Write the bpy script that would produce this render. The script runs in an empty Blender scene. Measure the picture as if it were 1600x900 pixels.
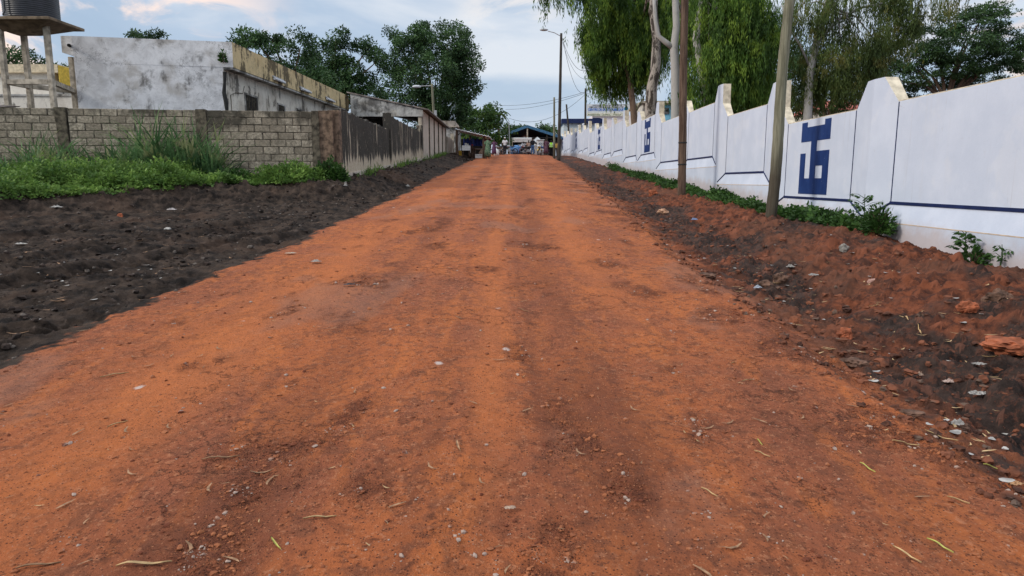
import bpy, bmesh, math, random
import numpy as np
from mathutils import Vector, Matrix
R = math.radians
random.seed(7)
sc = bpy.context.scene
col = sc.collection

# ------------------------------------------------------------------ camera
F = 1067.0; HZ = 1.6; TH = math.atan(167.0 / F)
cam_d = bpy.data.cameras.new('camera'); cam = bpy.data.objects.new('camera', cam_d)
col.objects.link(cam); sc.camera = cam
cam_d.sensor_width = 36; cam_d.lens = 36 * F / 1600
cam_d.clip_start = 0.05; cam_d.clip_end = 6000
cam.location = (0, 0, HZ); cam.rotation_euler = (R(90) - TH, 0, 0)

# ------------------------------------------------------------------ world
SUN_EL, SUN_AZ = 30.0, -112.0       # azimuth from +Y (view direction), negative = left
w = bpy.data.worlds.new('World'); sc.world = w; w.use_nodes = True
nt = w.node_tree; nt.nodes.clear()
def N(t, **kw):
    n = nt.nodes.new(t)
    for k, v in kw.items(): setattr(n, k, v)
    return n
L = lambda a, b: nt.links.new(a, b)
sky = N('ShaderNodeTexSky'); sky.sky_type = 'NISHITA'; sky.sun_disc = False
sky.sun_elevation = R(SUN_EL); sky.sun_rotation = R(SUN_AZ); sky.air_density = 1.2; sky.dust_density = 2.0
tc = N('ShaderNodeTexCoord')
mp = N('ShaderNodeMapping'); mp.inputs['Scale'].default_value = (1, 1, 2.6); L(tc.outputs['Generated'], mp.inputs['Vector'])
n1 = N('ShaderNodeTexNoise'); n1.inputs['Scale'].default_value = 3.4; n1.inputs['Detail'].default_value = 7; n1.inputs['Roughness'].default_value = .52
n1.inputs['Distortion'].default_value = .35
L(mp.outputs[0], n1.inputs['Vector'])
r1 = N('ShaderNodeValToRGB'); L(n1.outputs['Fac'], r1.inputs['Fac'])
e = r1.color_ramp.elements; e[0].position = .36; e[0].color = (3.9, 5.1, 6.8, 1); e[1].position = .66; e[1].color = (7.6, 8.0, 8.7, 1)
m = r1.color_ramp.elements.new(.5); m.color = (4.7, 5.8, 7.4, 1)
# warm lit cloud bank towards the setting sun (a direction in the sky, top left of the view)
def lobe(az, el, p0, p1):
    d = (math.sin(R(az)) * math.cos(R(el)), math.cos(R(az)) * math.cos(R(el)), math.sin(R(el)))
    v = N('ShaderNodeVectorMath', operation='DOT_PRODUCT'); L(tc.outputs['Generated'], v.inputs[0]); v.inputs[1].default_value = d
    r = N('ShaderNodeMapRange'); r.interpolation_type = 'SMOOTHSTEP'
    L(v.outputs['Value'], r.inputs['Value']); r.inputs['From Min'].default_value = p0; r.inputs['From Max'].default_value = p1
    return r.outputs[0]
def mul(a, b):
    x = N('ShaderNodeMath', operation='MULTIPLY'); x.use_clamp = True
    for i, q in enumerate((a, b)):
        if isinstance(q, float): x.inputs[i].default_value = q
        else: L(q, x.inputs[i])
    return x.outputs[0]
n2 = N('ShaderNodeTexNoise'); n2.inputs['Scale'].default_value = 7.5; n2.inputs['Detail'].default_value = 8; n2.inputs['Roughness'].default_value = .6; n2.inputs['Distortion'].default_value = .8
L(mp.outputs[0], n2.inputs['Vector'])
r2 = N('ShaderNodeMapRange'); r2.interpolation_type = 'SMOOTHSTEP'; L(n2.outputs['Fac'], r2.inputs['Value']); r2.inputs['From Min'].default_value = .42; r2.inputs['From Max'].default_value = .6
def mixc(fac, a, b):
    x = N('ShaderNodeMix', data_type='RGBA')
    if isinstance(fac, float): x.inputs[0].default_value = fac
    else: L(fac, x.inputs[0])
    for i, q in ((6, a), (7, b)):
        if isinstance(q, tuple): x.inputs[i].default_value = q
        else: L(q, x.inputs[i])
    return x.outputs[2]
warm = mul(lobe(-31, 13, .966, .998), r2.outputs[0])
c = mixc(warm, r1.outputs[0], (11.5, 8.9, 7.6, 1))
warm2 = mul(lobe(0, 14, .996, .9999), r2.outputs[0]); c = mixc(mul(warm2, .7), c, (10., 9.2, 8.6, 1))
warm3 = mul(lobe(37, 6, .985, .9995), r2.outputs[0]); c = mixc(warm3, c, (10.5, 8.0, 6.6, 1))
# paler towards the horizon, brighter overcast overhead
sep = N('ShaderNodeSeparateXYZ'); L(tc.outputs['Generated'], sep.inputs[0])
hz = N('ShaderNodeMapRange'); L(sep.outputs['Z'], hz.inputs['Value']); hz.inputs['From Min'].default_value = .12; hz.inputs['From Max'].default_value = .0
hz.inputs['To Max'].default_value = .75
c = mixc(hz.outputs[0], c, (6.2, 6.7, 8.2, 1))
zn = N('ShaderNodeMapRange'); zn.interpolation_type = 'SMOOTHSTEP'; L(sep.outputs['Z'], zn.inputs['Value']); zn.inputs['From Min'].default_value = .30; zn.inputs['From Max'].default_value = .75
c = mixc(zn.outputs[0], c, (14.0, 14.6, 15.8, 1))
c = mixc(.2, c, sky.outputs[0])
bg = N('ShaderNodeBackground'); bg.inputs['Strength'].default_value = .085; L(c, bg.inputs['Color'])
wo = N('ShaderNodeOutputWorld'); L(bg.outputs[0], wo.inputs['Surface'])

# ------------------------------------------------------------------ sun (veiled by the cloud)
sd = bpy.data.lights.new('sun', 'SUN'); sd.energy = 1.5; sd.angle = R(12); sd.color = (1, .93, .84)
so = bpy.data.objects.new('sun', sd); col.objects.link(so)
v = Vector((math.sin(R(SUN_AZ)) * math.cos(R(SUN_EL)), math.cos(R(SUN_AZ)) * math.cos(R(SUN_EL)), math.sin(R(SUN_EL))))
so.rotation_euler = v.to_track_quat('Z', 'Y').to_euler(); so.location = (0, 0, 40)
sc.view_settings.view_transform = 'Standard'; sc.view_settings.look = 'None'
sc.view_settings.exposure = 0.42; sc.view_settings.gamma = 1.0; sc.view_settings.use_curve_mapping = False
sc.cycles.max_bounces = 6; sc.cycles.transparent_max_bounces = 8

# ------------------------------------------------------------------ helpers
def at(px, py, Y):
    """world point seen at photo pixel (px,py) at distance Y down the road (used for measuring)"""
    u = (px - 800) / F; vv = (450 - py) / F
    dy = math.cos(TH) + vv * math.sin(TH); dz = -math.sin(TH) + vv * math.cos(TH)
    s = Y / dy
    return Vector((u * s, Y, HZ + dz * s))
def tag(o, label=None, cat=None, group=None, kind=None):
    if label: o['label'] = label
    if cat: o['category'] = cat
    if group: o['group'] = group
    if kind: o['kind'] = kind
    return o
def empty(name, loc=(0, 0, 0), rz=0.0, **kw):
    o = bpy.data.objects.new(name, None); col.objects.link(o); o.location = loc; o.rotation_euler = (0, 0, rz)
    return tag(o, **kw)
def copy_tree(o, parent=None):
    c = o.copy(); col.objects.link(c)
    if parent is not None: c.parent = parent
    for ch in [k for k in col.objects if k.parent == o]: copy_tree(ch, c)
    return c
def link_mesh(name, me, mat, parent=None, smooth=False, **kw):
    o = bpy.data.objects.new(name, me); col.objects.link(o)
    mats = mat if isinstance(mat, (list, tuple)) else [mat]
    for x in mats: me.materials.append(x)
    if parent is not None: o.parent = parent
    if smooth:
        me.polygons.foreach_set('use_smooth', [True] * len(me.polygons)); me.update()
    return tag(o, **kw)
class MB:
    def __init__(s): s.v = []; s.f = []; s.m = []
    def add(s, vs, fs, mi=0):
        b = len(s.v); s.v += [tuple(x) for x in vs]; s.f += [tuple(i + b for i in f) for f in fs]; s.m += [mi] * len(fs); return s
    def box(s, x0, x1, y0, y1, z0, z1, mi=0, M=None):
        vs = [Vector(p) for p in ((x0,y0,z0),(x1,y0,z0),(x1,y1,z0),(x0,y1,z0),(x0,y0,z1),(x1,y0,z1),(x1,y1,z1),(x0,y1,z1))]
        if M: vs = [M @ p for p in vs]
        return s.add(vs, [(0,3,2,1),(4,5,6,7),(0,1,5,4),(1,2,6,5),(2,3,7,6),(3,0,4,7)], mi)
    def tube(s, pts, rad, n=8, mi=0, caps=True):
        pts = [Vector(p) for p in pts]
        if not hasattr(rad, '__len__'): rad = [rad] * len(pts)
        rings = []
        ref = Vector((0.13, .21, 1)).normalized()
        for i, p in enumerate(pts):
            t = (pts[min(i+1, len(pts)-1)] - pts[max(i-1, 0)]).normalized()
            r_ = ref if abs(t.dot(ref)) < .92 else Vector((1, .1, 0))
            a = t.cross(r_).normalized(); b = t.cross(a)
            rings.append([p + (a * math.cos(2*math.pi*k/n) + b * math.sin(2*math.pi*k/n)) * rad[i] for k in range(n)])
        vs = [q for r_ in rings for q in r_]; fs = []
        for i in range(len(pts) - 1):
            for k in range(n):
                k2 = (k+1) % n; fs.append((i*n+k, (i+1)*n+k, (i+1)*n+k2, i*n+k2))
        if caps: fs.append(tuple(range(n))); fs.append(tuple((len(pts)-1)*n + k for k in reversed(range(n))))
        return s.add(vs, fs, mi)
    def lathe(s, prof, cx=0, cy=0, n=20, mi=0):
        vs = []; fs = []
        for r_, z in prof:
            vs += [(cx + r_*math.cos(2*math.pi*k/n), cy + r_*math.sin(2*math.pi*k/n), z) for k in range(n)]
        for i in range(len(prof)-1):
            for k in range(n):
                k2 = (k+1) % n; fs.append((i*n+k, i*n+k2, (i+1)*n+k2, (i+1)*n+k))
        fs.append(tuple(reversed(range(n)))); fs.append(tuple((len(prof)-1)*n+k for k in range(n)))
        return s.add(vs, fs, mi)
    def prism(s, poly, axis, a, b, mi=0):
        """extrude a 2D polygon: axis 'x' -> poly in (y,z); 'y' -> (x,z)"""
        n = len(poly)
        P = (lambda q, t: (t, q[0], q[1])) if axis == 'x' else ((lambda q, t: (q[0], t, q[1])) if axis == 'y' else (lambda q, t: (q[0], q[1], t)))
        vs = [P(q, a) for q in poly] + [P(q, b) for q in poly]
        fs = [tuple(range(n)), tuple(reversed(range(n, 2*n)))] + [(i, i+n, (i+1) % n + n, (i+1) % n) for i in range(n)]
        return s.add(vs, fs, mi)
    def rock(s, c, r, seed=0, sub=4, amp=.34):
        from mathutils import noise as mn
        bm = bmesh.new(); bmesh.ops.create_icosphere(bm, subdivisions=sub, radius=1); vs = []
        o = Vector((seed*3.7, seed*1.3, seed*7.1))
        for q in bm.verts:
            p = q.co; k = 1+amp*mn.fractal(p*1.1+o, .9, 2.1, 5)+.12*(mn.cell(p*2.2+o)-.5)+.05*mn.fractal(p*7+o, .7, 2.2, 3)
            vs.append((c[0]+p.x*r[0]*k, c[1]+p.y*r[1]*k, c[2]+p.z*r[2]*k))
        fs = [tuple(x.index for x in f.verts) for f in bm.faces]; bm.free()
        return s.add(vs, fs, 0)
    def blob(s, c, r, mi=0, seed=0, rough=.15, sub=2):
        bm = bmesh.new(); bmesh.ops.create_icosphere(bm, subdivisions=sub, radius=1)
        rn = random.Random(seed); ph = [rn.uniform(0, 6) for _ in range(6)]
        vs = []
        for q in bm.verts:
            p = q.co; k = 1 + rough * (math.sin(3*p.x+ph[0]) * math.cos(2.7*p.y+ph[1]) + .6*math.sin(5*p.z+ph[2]+3*p.x) + rn.uniform(-.3, .3))
            vs.append((c[0]+p.x*r[0]*k, c[1]+p.y*r[1]*k, c[2]+p.z*r[2]*k))
        fs = [tuple(x.index for x in f.verts) for f in bm.faces]; bm.free()
        return s.add(vs, fs, mi)
    def build(s, name, mat, parent=None, smooth=False, bevel=0, **kw):
        me = bpy.data.meshes.new(name); me.from_pydata(s.v, [], s.f)
        bm = bmesh.new(); bm.from_mesh(me)
        bmesh.ops.recalc_face_normals(bm, faces=bm.faces)
        if not bevel: bm.to_mesh(me); me.polygons.foreach_set('material_index', s.m)
        else:
            for f, i in zip(bm.faces, s.m): f.material_index = i
            bmesh.ops.bevel(bm, geom=list(bm.edges), offset=bevel, segments=1, affect='EDGES'); bm.to_mesh(me)
        bm.free(); me.update()
        return link_mesh(name, me, mat, parent, smooth, **kw)
def quads_mesh(name, V, nper, mat, parent=None, **kw):
    """V: (n, nper, 3) array -> one mesh of n faces"""
    n = len(V); me = bpy.data.meshes.new(name)
    me.vertices.add(n*nper); me.vertices.foreach_set('co', V.reshape(-1).astype(np.float32))
    me.loops.add(n*nper); me.loops.foreach_set('vertex_index', np.arange(n*nper, dtype=np.int32))
    me.polygons.add(n); me.polygons.foreach_set('loop_start', np.arange(0, n*nper, nper, dtype=np.int32))
    me.polygons.foreach_set('loop_total', np.full(n, nper, np.int32))
    me.update(calc_edges=True)
    return link_mesh(name, me, mat, parent, **kw)

# --- numpy noise
def _h(ix, iy, s):
    n = (ix.astype(np.int64) * 374761393 + iy.astype(np.int64) * 668265263 + s * 1442695041) & 0xffffffff
    n = ((n ^ (n >> 13)) * 1274126177) & 0xffffffff
    return ((n ^ (n >> 16)) & 0xffff) / 65535.0
def vn(x, y, s=0):
    ix = np.floor(x); iy = np.floor(y); fx = x-ix; fy = y-iy
    fx = fx*fx*(3-2*fx); fy = fy*fy*(3-2*fy)
    a = _h(ix, iy, s); b = _h(ix+1, iy, s); c_ = _h(ix, iy+1, s); d = _h(ix+1, iy+1, s)
    return (a*(1-fx)+b*fx)*(1-fy) + (c_*(1-fx)+d*fx)*fy
def fbm(x, y, s=0, o=4, g=.5):
    t = 0; a = 1; tot = 0
    for i in range(o):
        ca, sa = math.cos(.6*i+.3), math.sin(.6*i+.3)
        xr = (x*ca - y*sa) * 2**i; yr = (x*sa + y*ca) * 2**i
        t = t + a*(vn(xr, yr, s+i*17)-.5); tot += a; a *= g
    return t/tot*2
def sm(a, b, x):
    t = np.clip((x-a)/(b-a), 0, 1); return t*t*(3-2*t)

def clods(x, y, fr, seed, fill=.7, rmax=.46):
    X = x*fr; Y = y*fr; ix = np.floor(X); iy = np.floor(Y); best = np.zeros(X.shape); hid = np.zeros(X.shape)
    for i in (-1, 0, 1):
        for j in (-1, 0, 1):
            cx, cy = ix+i, iy+j
            h1 = _h(cx, cy, seed); h2 = _h(cx, cy, seed+1); h3 = _h(cx, cy, seed+2); h4 = _h(cx, cy, seed+3)
            r_ = rmax*(.3+.7*h3**2)*(h4 < fill)
            a_ = h4*40; dx = X-cx-h1; dy = Y-cy-h2; u_ = dx*np.cos(a_)+dy*np.sin(a_); v_ = (-dx*np.sin(a_)+dy*np.cos(a_))*(1+.9*h1)
            d2 = (u_**4+v_**4)**.5*.7+.3*(u_*u_+v_*v_)
            h_ = np.sqrt(np.maximum(0, r_*r_-d2)); m_ = h_ > best; best = np.where(m_, h_, best); hid = np.where(m_, h2, hid)
    return best/fr, hid
# --- terrain
def gy(y): y = np.asarray(y, float); return np.where(y < 74, .06*y, 4.44+.035*(np.minimum(y, 160)-74))
def e_left(y): return np.interp(y, [-5, 5, 6.3, 9.4, 14.7, 22.5, 55, 75, 140], [-3.75, -3.78, -3.78, -3.55, -3.32, -3.3, -3.1, -3.0, -3.0])
def e_right(y): return np.interp(y, [-5, 3, 6, 9.4, 21, 55, 75, 140], [2.2, 2.24, 2.26, 2.24, 2.66, 3.55, 3.9, 3.9])
POLY = np.array([(-60, -6.), (-30, 9.), (-15.5, 14.2), (-12.4, 15.6), (-9.4, 18.6), (-5.4, 20.6), (-5.15, 24), (-5.15, 62.), (-5.15, 200.)])
def poly_dist(x, y):
    best = np.full(x.shape, 1e9); side = np.zeros(x.shape)
    for (ax, ay), (bx, by) in zip(POLY[:-1], POLY[1:]):
        dx, dy = bx-ax, by-ay; L2 = dx*dx+dy*dy
        t = np.clip(((x-ax)*dx+(y-ay)*dy)/L2, 0, 1)
        d = np.hypot(x-ax-t*dx, y-ay-t*dy); sgn = dx*(y-ay)-dy*(x-ax)
        m_ = d < best - 1e-9; best = np.where(m_, d, best); side = np.where(m_, np.sign(sgn), side)
    return best*side      # positive behind the bank
def ground(x, y, full=True):
    """height and masks of the ground at (x,y)"""
    x = np.asarray(x, float); y = np.asarray(y, float); x, y = np.broadcast_arrays(x, y)
    near = np.clip(1.3 - y/60, .25, 1)
    el = e_left(y) + .16*fbm(x*.3+5, y*.55, 3, 3) + .05*fbm(x*2, y*2.6, 5, 3)
    er = e_right(y) + .12*fbm(x*.3+9, y*.6, 4, 3) + .05*fbm(x*2, y*2.6, 6, 3)
    sl = el - x; sr = x - er
    z = gy(y).copy()
    mid = (x > el) & (x < er)
    # road surface: crown, shallow wheel ruts, crust steps, cross ripples left by the grader
    z += np.where(mid, -.006*(x+.6)**2, -.006*np.where(x < 0, (el+.6)**2, (er+.6)**2))
    rut = -.022*np.exp(-((x-.28-.05*np.sin(y*.7))/.17)**2) - .018*np.exp(-((x+1.25+.05*np.sin(y*.5))/.2)**2) + .012*np.exp(-((x+.45)/.3)**2)
    z += np.where(mid, rut, 0)*near
    lay = sm(-.05, .05, fbm(x*1.1+3, y*.7, 21, 4)-.12)
    loose = sm(.0, .35, .8*fbm(x*2.6+13, y*1.3+2, 31, 4) + .26*np.exp(-((x-.33)/.24)**2) + .18*np.exp(-((x+1.35)/.3)**2) - .22 + .34*sm(1.3, 2.2, x))
    z += .010*lay
    z += .024*fbm(x*1.4, y*.9, 8, 3) + .011*fbm(x*6, y*5, 9, 3)*(.6+loose) + (.0045+.007*loose)*fbm(x*26, y*26, 10, 2)
    rip = np.sin(y*16 + 2.5*fbm(x*1.2, y*.8, 12, 2)*3 + x*2.2)
    z += .006*rip*sm(.0, .4, fbm(x*.9+1, y*.5, 14, 2)+.1) * np.exp(-((x-1.7)/.9)**2)
    z += .004*np.sin(y*18+x*3)*np.exp(-((x+.15)/.22)**2)
    # left: dark soil
    pd = poly_dist(x, y)
    hf = fbm(x*9, y*9, 47, 3, .6); rdg = 1-2*np.abs(vn(x*5+.7*hf, y*5, 49)-.5)
    L_ = sm(0, .35, sl)
    lump = fbm(x*.9, y*.9, 41, 5, .55)
    clod = np.abs(fbm(x*3.3, y*3.3, 43, 4, .6))
    bank = .42*sm(-1.7, -.1, pd) * (1-.35*sm(.2, 1.5, pd))
    dl = -.09 + bank + .05*lump + .07*sm(-2.4, -.6, pd)*(lump+clod) + .10*clod*(1-.3*sm(-3, -6, pd)) + .035*hf + .05*sm(-1.8, -.4, pd)*hf + .02*rdg*sm(-.3, .4, lump)
    # tractor tyre tracks pressed in the soil, running along the road
    trk = 0
    for (x0_, y0_, sl_, ya_, yb_) in ((-7.3, 9.7, .42, 6.5, 15.5), (-4.45, 5.86, .80, 4.2, 6.9), (-5.5, 9.2, .34, 7.5, 13.), (-9.2, 11.0, .45, 8., 15.)):
        nn = math.hypot(1, sl_); q = (x-x0_-sl_*(y-y0_))/nn; al = (y-y0_)*nn
        env = np.exp(-(q/.27)**4)*sm(ya_, ya_+.6, y)*sm(yb_, yb_-.6, y)
        lug = np.sin((al+.7*np.abs(q))*2*math.pi/.26)
        trk = trk + env*(-.075 + .05*np.clip(lug*2, -1, 1)) + .05*np.exp(-((np.abs(q)-.40)/.10)**2)*sm(ya_, ya_+.6, y)*sm(yb_, yb_-.6, y)
    trk_m = np.clip(-trk*14, 0, 1)
    dl = dl*(1-.75*trk_m) + trk*1.0 - .05*trk_m
    kc = clods(x, y, 3.3, 301, .35); kd = clods(x, y, 8., 311, .5); ke = clods(x, y, 19., 321, .6)
    bk = sm(-2.2, -.8, pd)
    dl = dl + (kc[0]*(.15+.55*bk) + kd[0]*(.22+.6*bk) + ke[0]*(.38+.3*bk))*(1-.9*trk_m) + .07*(1-bk)*fbm((x-.3*y)*2.4, (y+.3*x)*.35, 57, 3)
    z += L_*dl
    # right: ditch and spoil heap against the white wall
    k = (6.87-er)/4.6; s = sr/np.maximum(k, .3)
    R_ = sm(0, .2, sr)
    l2 = fbm(x*1.3+7, y*1.3, 51, 5, .55); c2 = np.abs(fbm(x*3.1, y*3.1, 53, 4, .6))
    prof = np.interp(s, [0, .35, 1.0, 1.7, 2.4, 3.15, 3.8, 4.45, 6], [0, -.12, -.30, -.20, .04, .17, .14, -.02, -.04])
    prof = prof + sm(.0, .9, s)*(kc[0]*.75 + kd[0]*.85) + sm(-.2, .3, s)*ke[0]*.8
    prof = prof + sm(.1, 1.2, s)*(.13*l2 + .17*c2 - .04 + .035*hf + .03*rdg) + .05*sm(2.2, 3.2, s)*fbm(x*.5, y*.5, 55, 2)
    prof = prof - sm(.9, 3.1, s)*np.interp(y, [6, 9, 15, 23, 45, 75], [.08, .13, .24, .40, .36, .30])
    z += R_*prof*np.clip(1.25-y/130, .3, 1)
    if not full: return z
    cl = np.where(kc[0] > .003, kc[1], np.where(kd[0] > .002, kd[1], np.where(ke[0] > .002, ke[1], 0)))
    cl = cl*np.maximum(L_, R_*sm(.0, .5, s))
    ds = sm(-.04, .10, sl + .22*fbm(x*3.2, y*3.2, 61, 4) + .16*fbm(x*12, y*12, 62, 3))
    n1_ = fbm(x*.75+2, y*.75, 71, 4); n2_ = fbm(x*4.2, y*4.2, 73, 3)
    rr = sm(.1, .75, sr + .3*n2_ + .15*n1_)
    dk = sm(-.25, .25, n1_*1.3 + .6*n2_ + 1.0*np.exp(-((s-1.45)/.6)**2) - .50 + .45*sm(10, 45, y))
    wob = .06*np.sin(y*.45)+.05*fbm(x*0+1, y*.6, 95, 2)
    gs = lambda c0, w0: np.exp(-((x-c0-wob)/w0)**2)
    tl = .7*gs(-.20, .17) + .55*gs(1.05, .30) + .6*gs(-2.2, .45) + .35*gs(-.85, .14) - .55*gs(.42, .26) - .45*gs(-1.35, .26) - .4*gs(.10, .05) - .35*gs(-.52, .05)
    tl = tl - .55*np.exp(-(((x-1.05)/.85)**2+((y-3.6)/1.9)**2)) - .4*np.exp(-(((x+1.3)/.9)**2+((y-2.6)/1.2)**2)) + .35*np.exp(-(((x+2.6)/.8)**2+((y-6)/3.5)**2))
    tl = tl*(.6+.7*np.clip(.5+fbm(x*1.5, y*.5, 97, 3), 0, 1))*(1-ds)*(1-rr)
    return z, ds, rr, rr*dk, loose*(1-ds)*(1-rr), cl, tl
def gz(x, y): return float(ground(np.array([float(x)]), np.array([float(y)]), False)[0])

# ------------------------------------------------------------------ materials
def mat_new(name):
    m_ = bpy.data.materials.new(name); m_.use_nodes = True; t = m_.node_tree; t.nodes.clear()
    return m_, t
class G:
    """small node-graph helper"""
    def __init__(s, name):
        s.m, s.t = mat_new(name); s.tc = None
    def n(s, t, **kw):
        x = s.t.nodes.new(t)
        for k, v_ in kw.items():
            if k.startswith('i_'): x.inputs[k[2:].replace('_', ' ')].default_value = v_
            else: setattr(x, k, v_)
        return x
    def l(s, a, b): s.t.links.new(a, b)
    def co(s, scale=(1, 1, 1), rot=(0, 0, 0), src='Object'):
        if s.tc is None: s.tc = s.n('ShaderNodeTexCoord')
        mp_ = s.n('ShaderNodeMapping'); mp_.inputs['Scale'].default_value = scale; mp_.inputs['Rotation'].default_value = rot
        s.l(s.tc.outputs[src], mp_.inputs['Vector']); return mp_.outputs[0]
    def noise(s, scale, detail=5, rough=.55, vec=None, dist=0):
        x = s.n('ShaderNodeTexNoise', i_Scale=scale, i_Detail=detail, i_Roughness=rough, i_Distortion=dist)
        s.l(vec if vec is not None else s.co(), x.inputs['Vector']); return x.outputs['Fac']
    def vor(s, scale, vec=None, feat='F1', out='Distance', rnd=1):
        x = s.n('ShaderNodeTexVoronoi', feature=feat, i_Scale=scale, i_Randomness=rnd)
        s.l(vec if vec is not None else s.co(), x.inputs['Vector']); return x.outputs[out]
    def rng(s, v_, a, b, c_=0., d=1., smooth=True):
        x = s.n('ShaderNodeMapRange'); x.interpolation_type = 'SMOOTHSTEP' if smooth else 'LINEAR'
        s.l(v_, x.inputs['Value']); x.inputs['From Min'].default_value = a; x.inputs['From Max'].default_value = b
        x.inputs['To Min'].default_value = c_; x.inputs['To Max'].default_value = d; return x.outputs[0]
    def math(s, op, a, b=0., clamp=False):
        x = s.n('ShaderNodeMath', operation=op); x.use_clamp = clamp
        for i, q in enumerate((a, b)):
            if isinstance(q, (float, int)): x.inputs[i].default_value = q
            else: s.l(q, x.inputs[i])
        return x.outputs[0]
    def mix(s, fac, a, b, mode='MIX'):
        x = s.n('ShaderNodeMix', data_type='RGBA', blend_type=mode)
        if isinstance(fac, (float, int)): x.inputs[0].default_value = fac
        else: s.l(fac, x.inputs[0])
        for i, q in ((6, a), (7, b)):
            if isinstance(q, tuple): x.inputs[i].default_value = (*q, 1) if len(q) == 3 else q
            else: s.l(q, x.inputs[i])
        return x.outputs[2]
    def attr(s, name, out='Fac'):
        return s.n('ShaderNodeAttribute', attribute_name=name).outputs[out]
    def warp(s, sc_=3., amt=.4):
        wn = s.n('ShaderNodeTexNoise', i_Scale=sc_, i_Detail=5., i_Roughness=.7); s.l(s.co(), wn.inputs['Vector'])
        wa = s.n('ShaderNodeVectorMath', operation='SCALE'); wa.inputs[3].default_value = amt; s.l(wn.outputs['Color'], wa.inputs[0])
        wb = s.n('ShaderNodeVectorMath', operation='ADD'); s.l(s.co(), wb.inputs[0]); s.l(wa.outputs[0], wb.inputs[1]); return wb.outputs[0]
    def sepz(s, vec, i='Z'):
        x = s.n('ShaderNodeSeparateXYZ'); s.l(vec, x.inputs[0]); return x.outputs[i]
    def island(s): return s.n('ShaderNodeNewGeometry').outputs['Random Per Island']
    def done(s, colr, rough=.85, bump=None, bdist=.01, bstr=1., spec=.25, metal=0., trans=None):
        p = s.n('ShaderNodeBsdfPrincipled'); o = s.n('ShaderNodeOutputMaterial')
        if isinstance(colr, tuple): p.inputs['Base Color'].default_value = (*colr, 1) if len(colr) == 3 else colr
        else: s.l(colr, p.inputs['Base Color'])
        if isinstance(rough, float): p.inputs['Roughness'].default_value = rough
        else: s.l(rough, p.inputs['Roughness'])
        p.inputs['Specular IOR Level'].default_value = spec; p.inputs['Metallic'].default_value = metal
        if bump is not None:
            b = s.n('ShaderNodeBump'); b.inputs['Distance'].default_value = bdist; b.inputs['Strength'].default_value = bstr
            s.l(bump, b.inputs['Height']); s.l(b.outputs[0], p.inputs['Normal'])
        out = p.outputs[0]
        if trans:
            tr = s.n('ShaderNodeBsdfTranslucent')
            if isinstance(colr, tuple): tr.inputs[0].default_value = (*colr, 1)
            else: s.l(colr, tr.inputs[0])
            ms = s.n('ShaderNodeMixShader'); ms.inputs[0].default_value = trans
            s.l(out, ms.inputs[1]); s.l(tr.outputs[0], ms.inputs[2]); out = ms.outputs[0]
        s.l(out, o.inputs['Surface']); return s.m
def plain(name, c_, rough=.7, spec=.3, metal=0., var=.15, scale=6.):
    g = G(name); n_ = g.noise(scale, 5)
    d = tuple(x*(1-var*1.6) for x in c_); h = tuple(min(1, x*(1+var)) for x in c_)
    return g.done(g.mix(g.rng(n_, .3, .7), d, h), rough, spec=spec, metal=metal, bump=n_, bdist=.004, bstr=.4)

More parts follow.
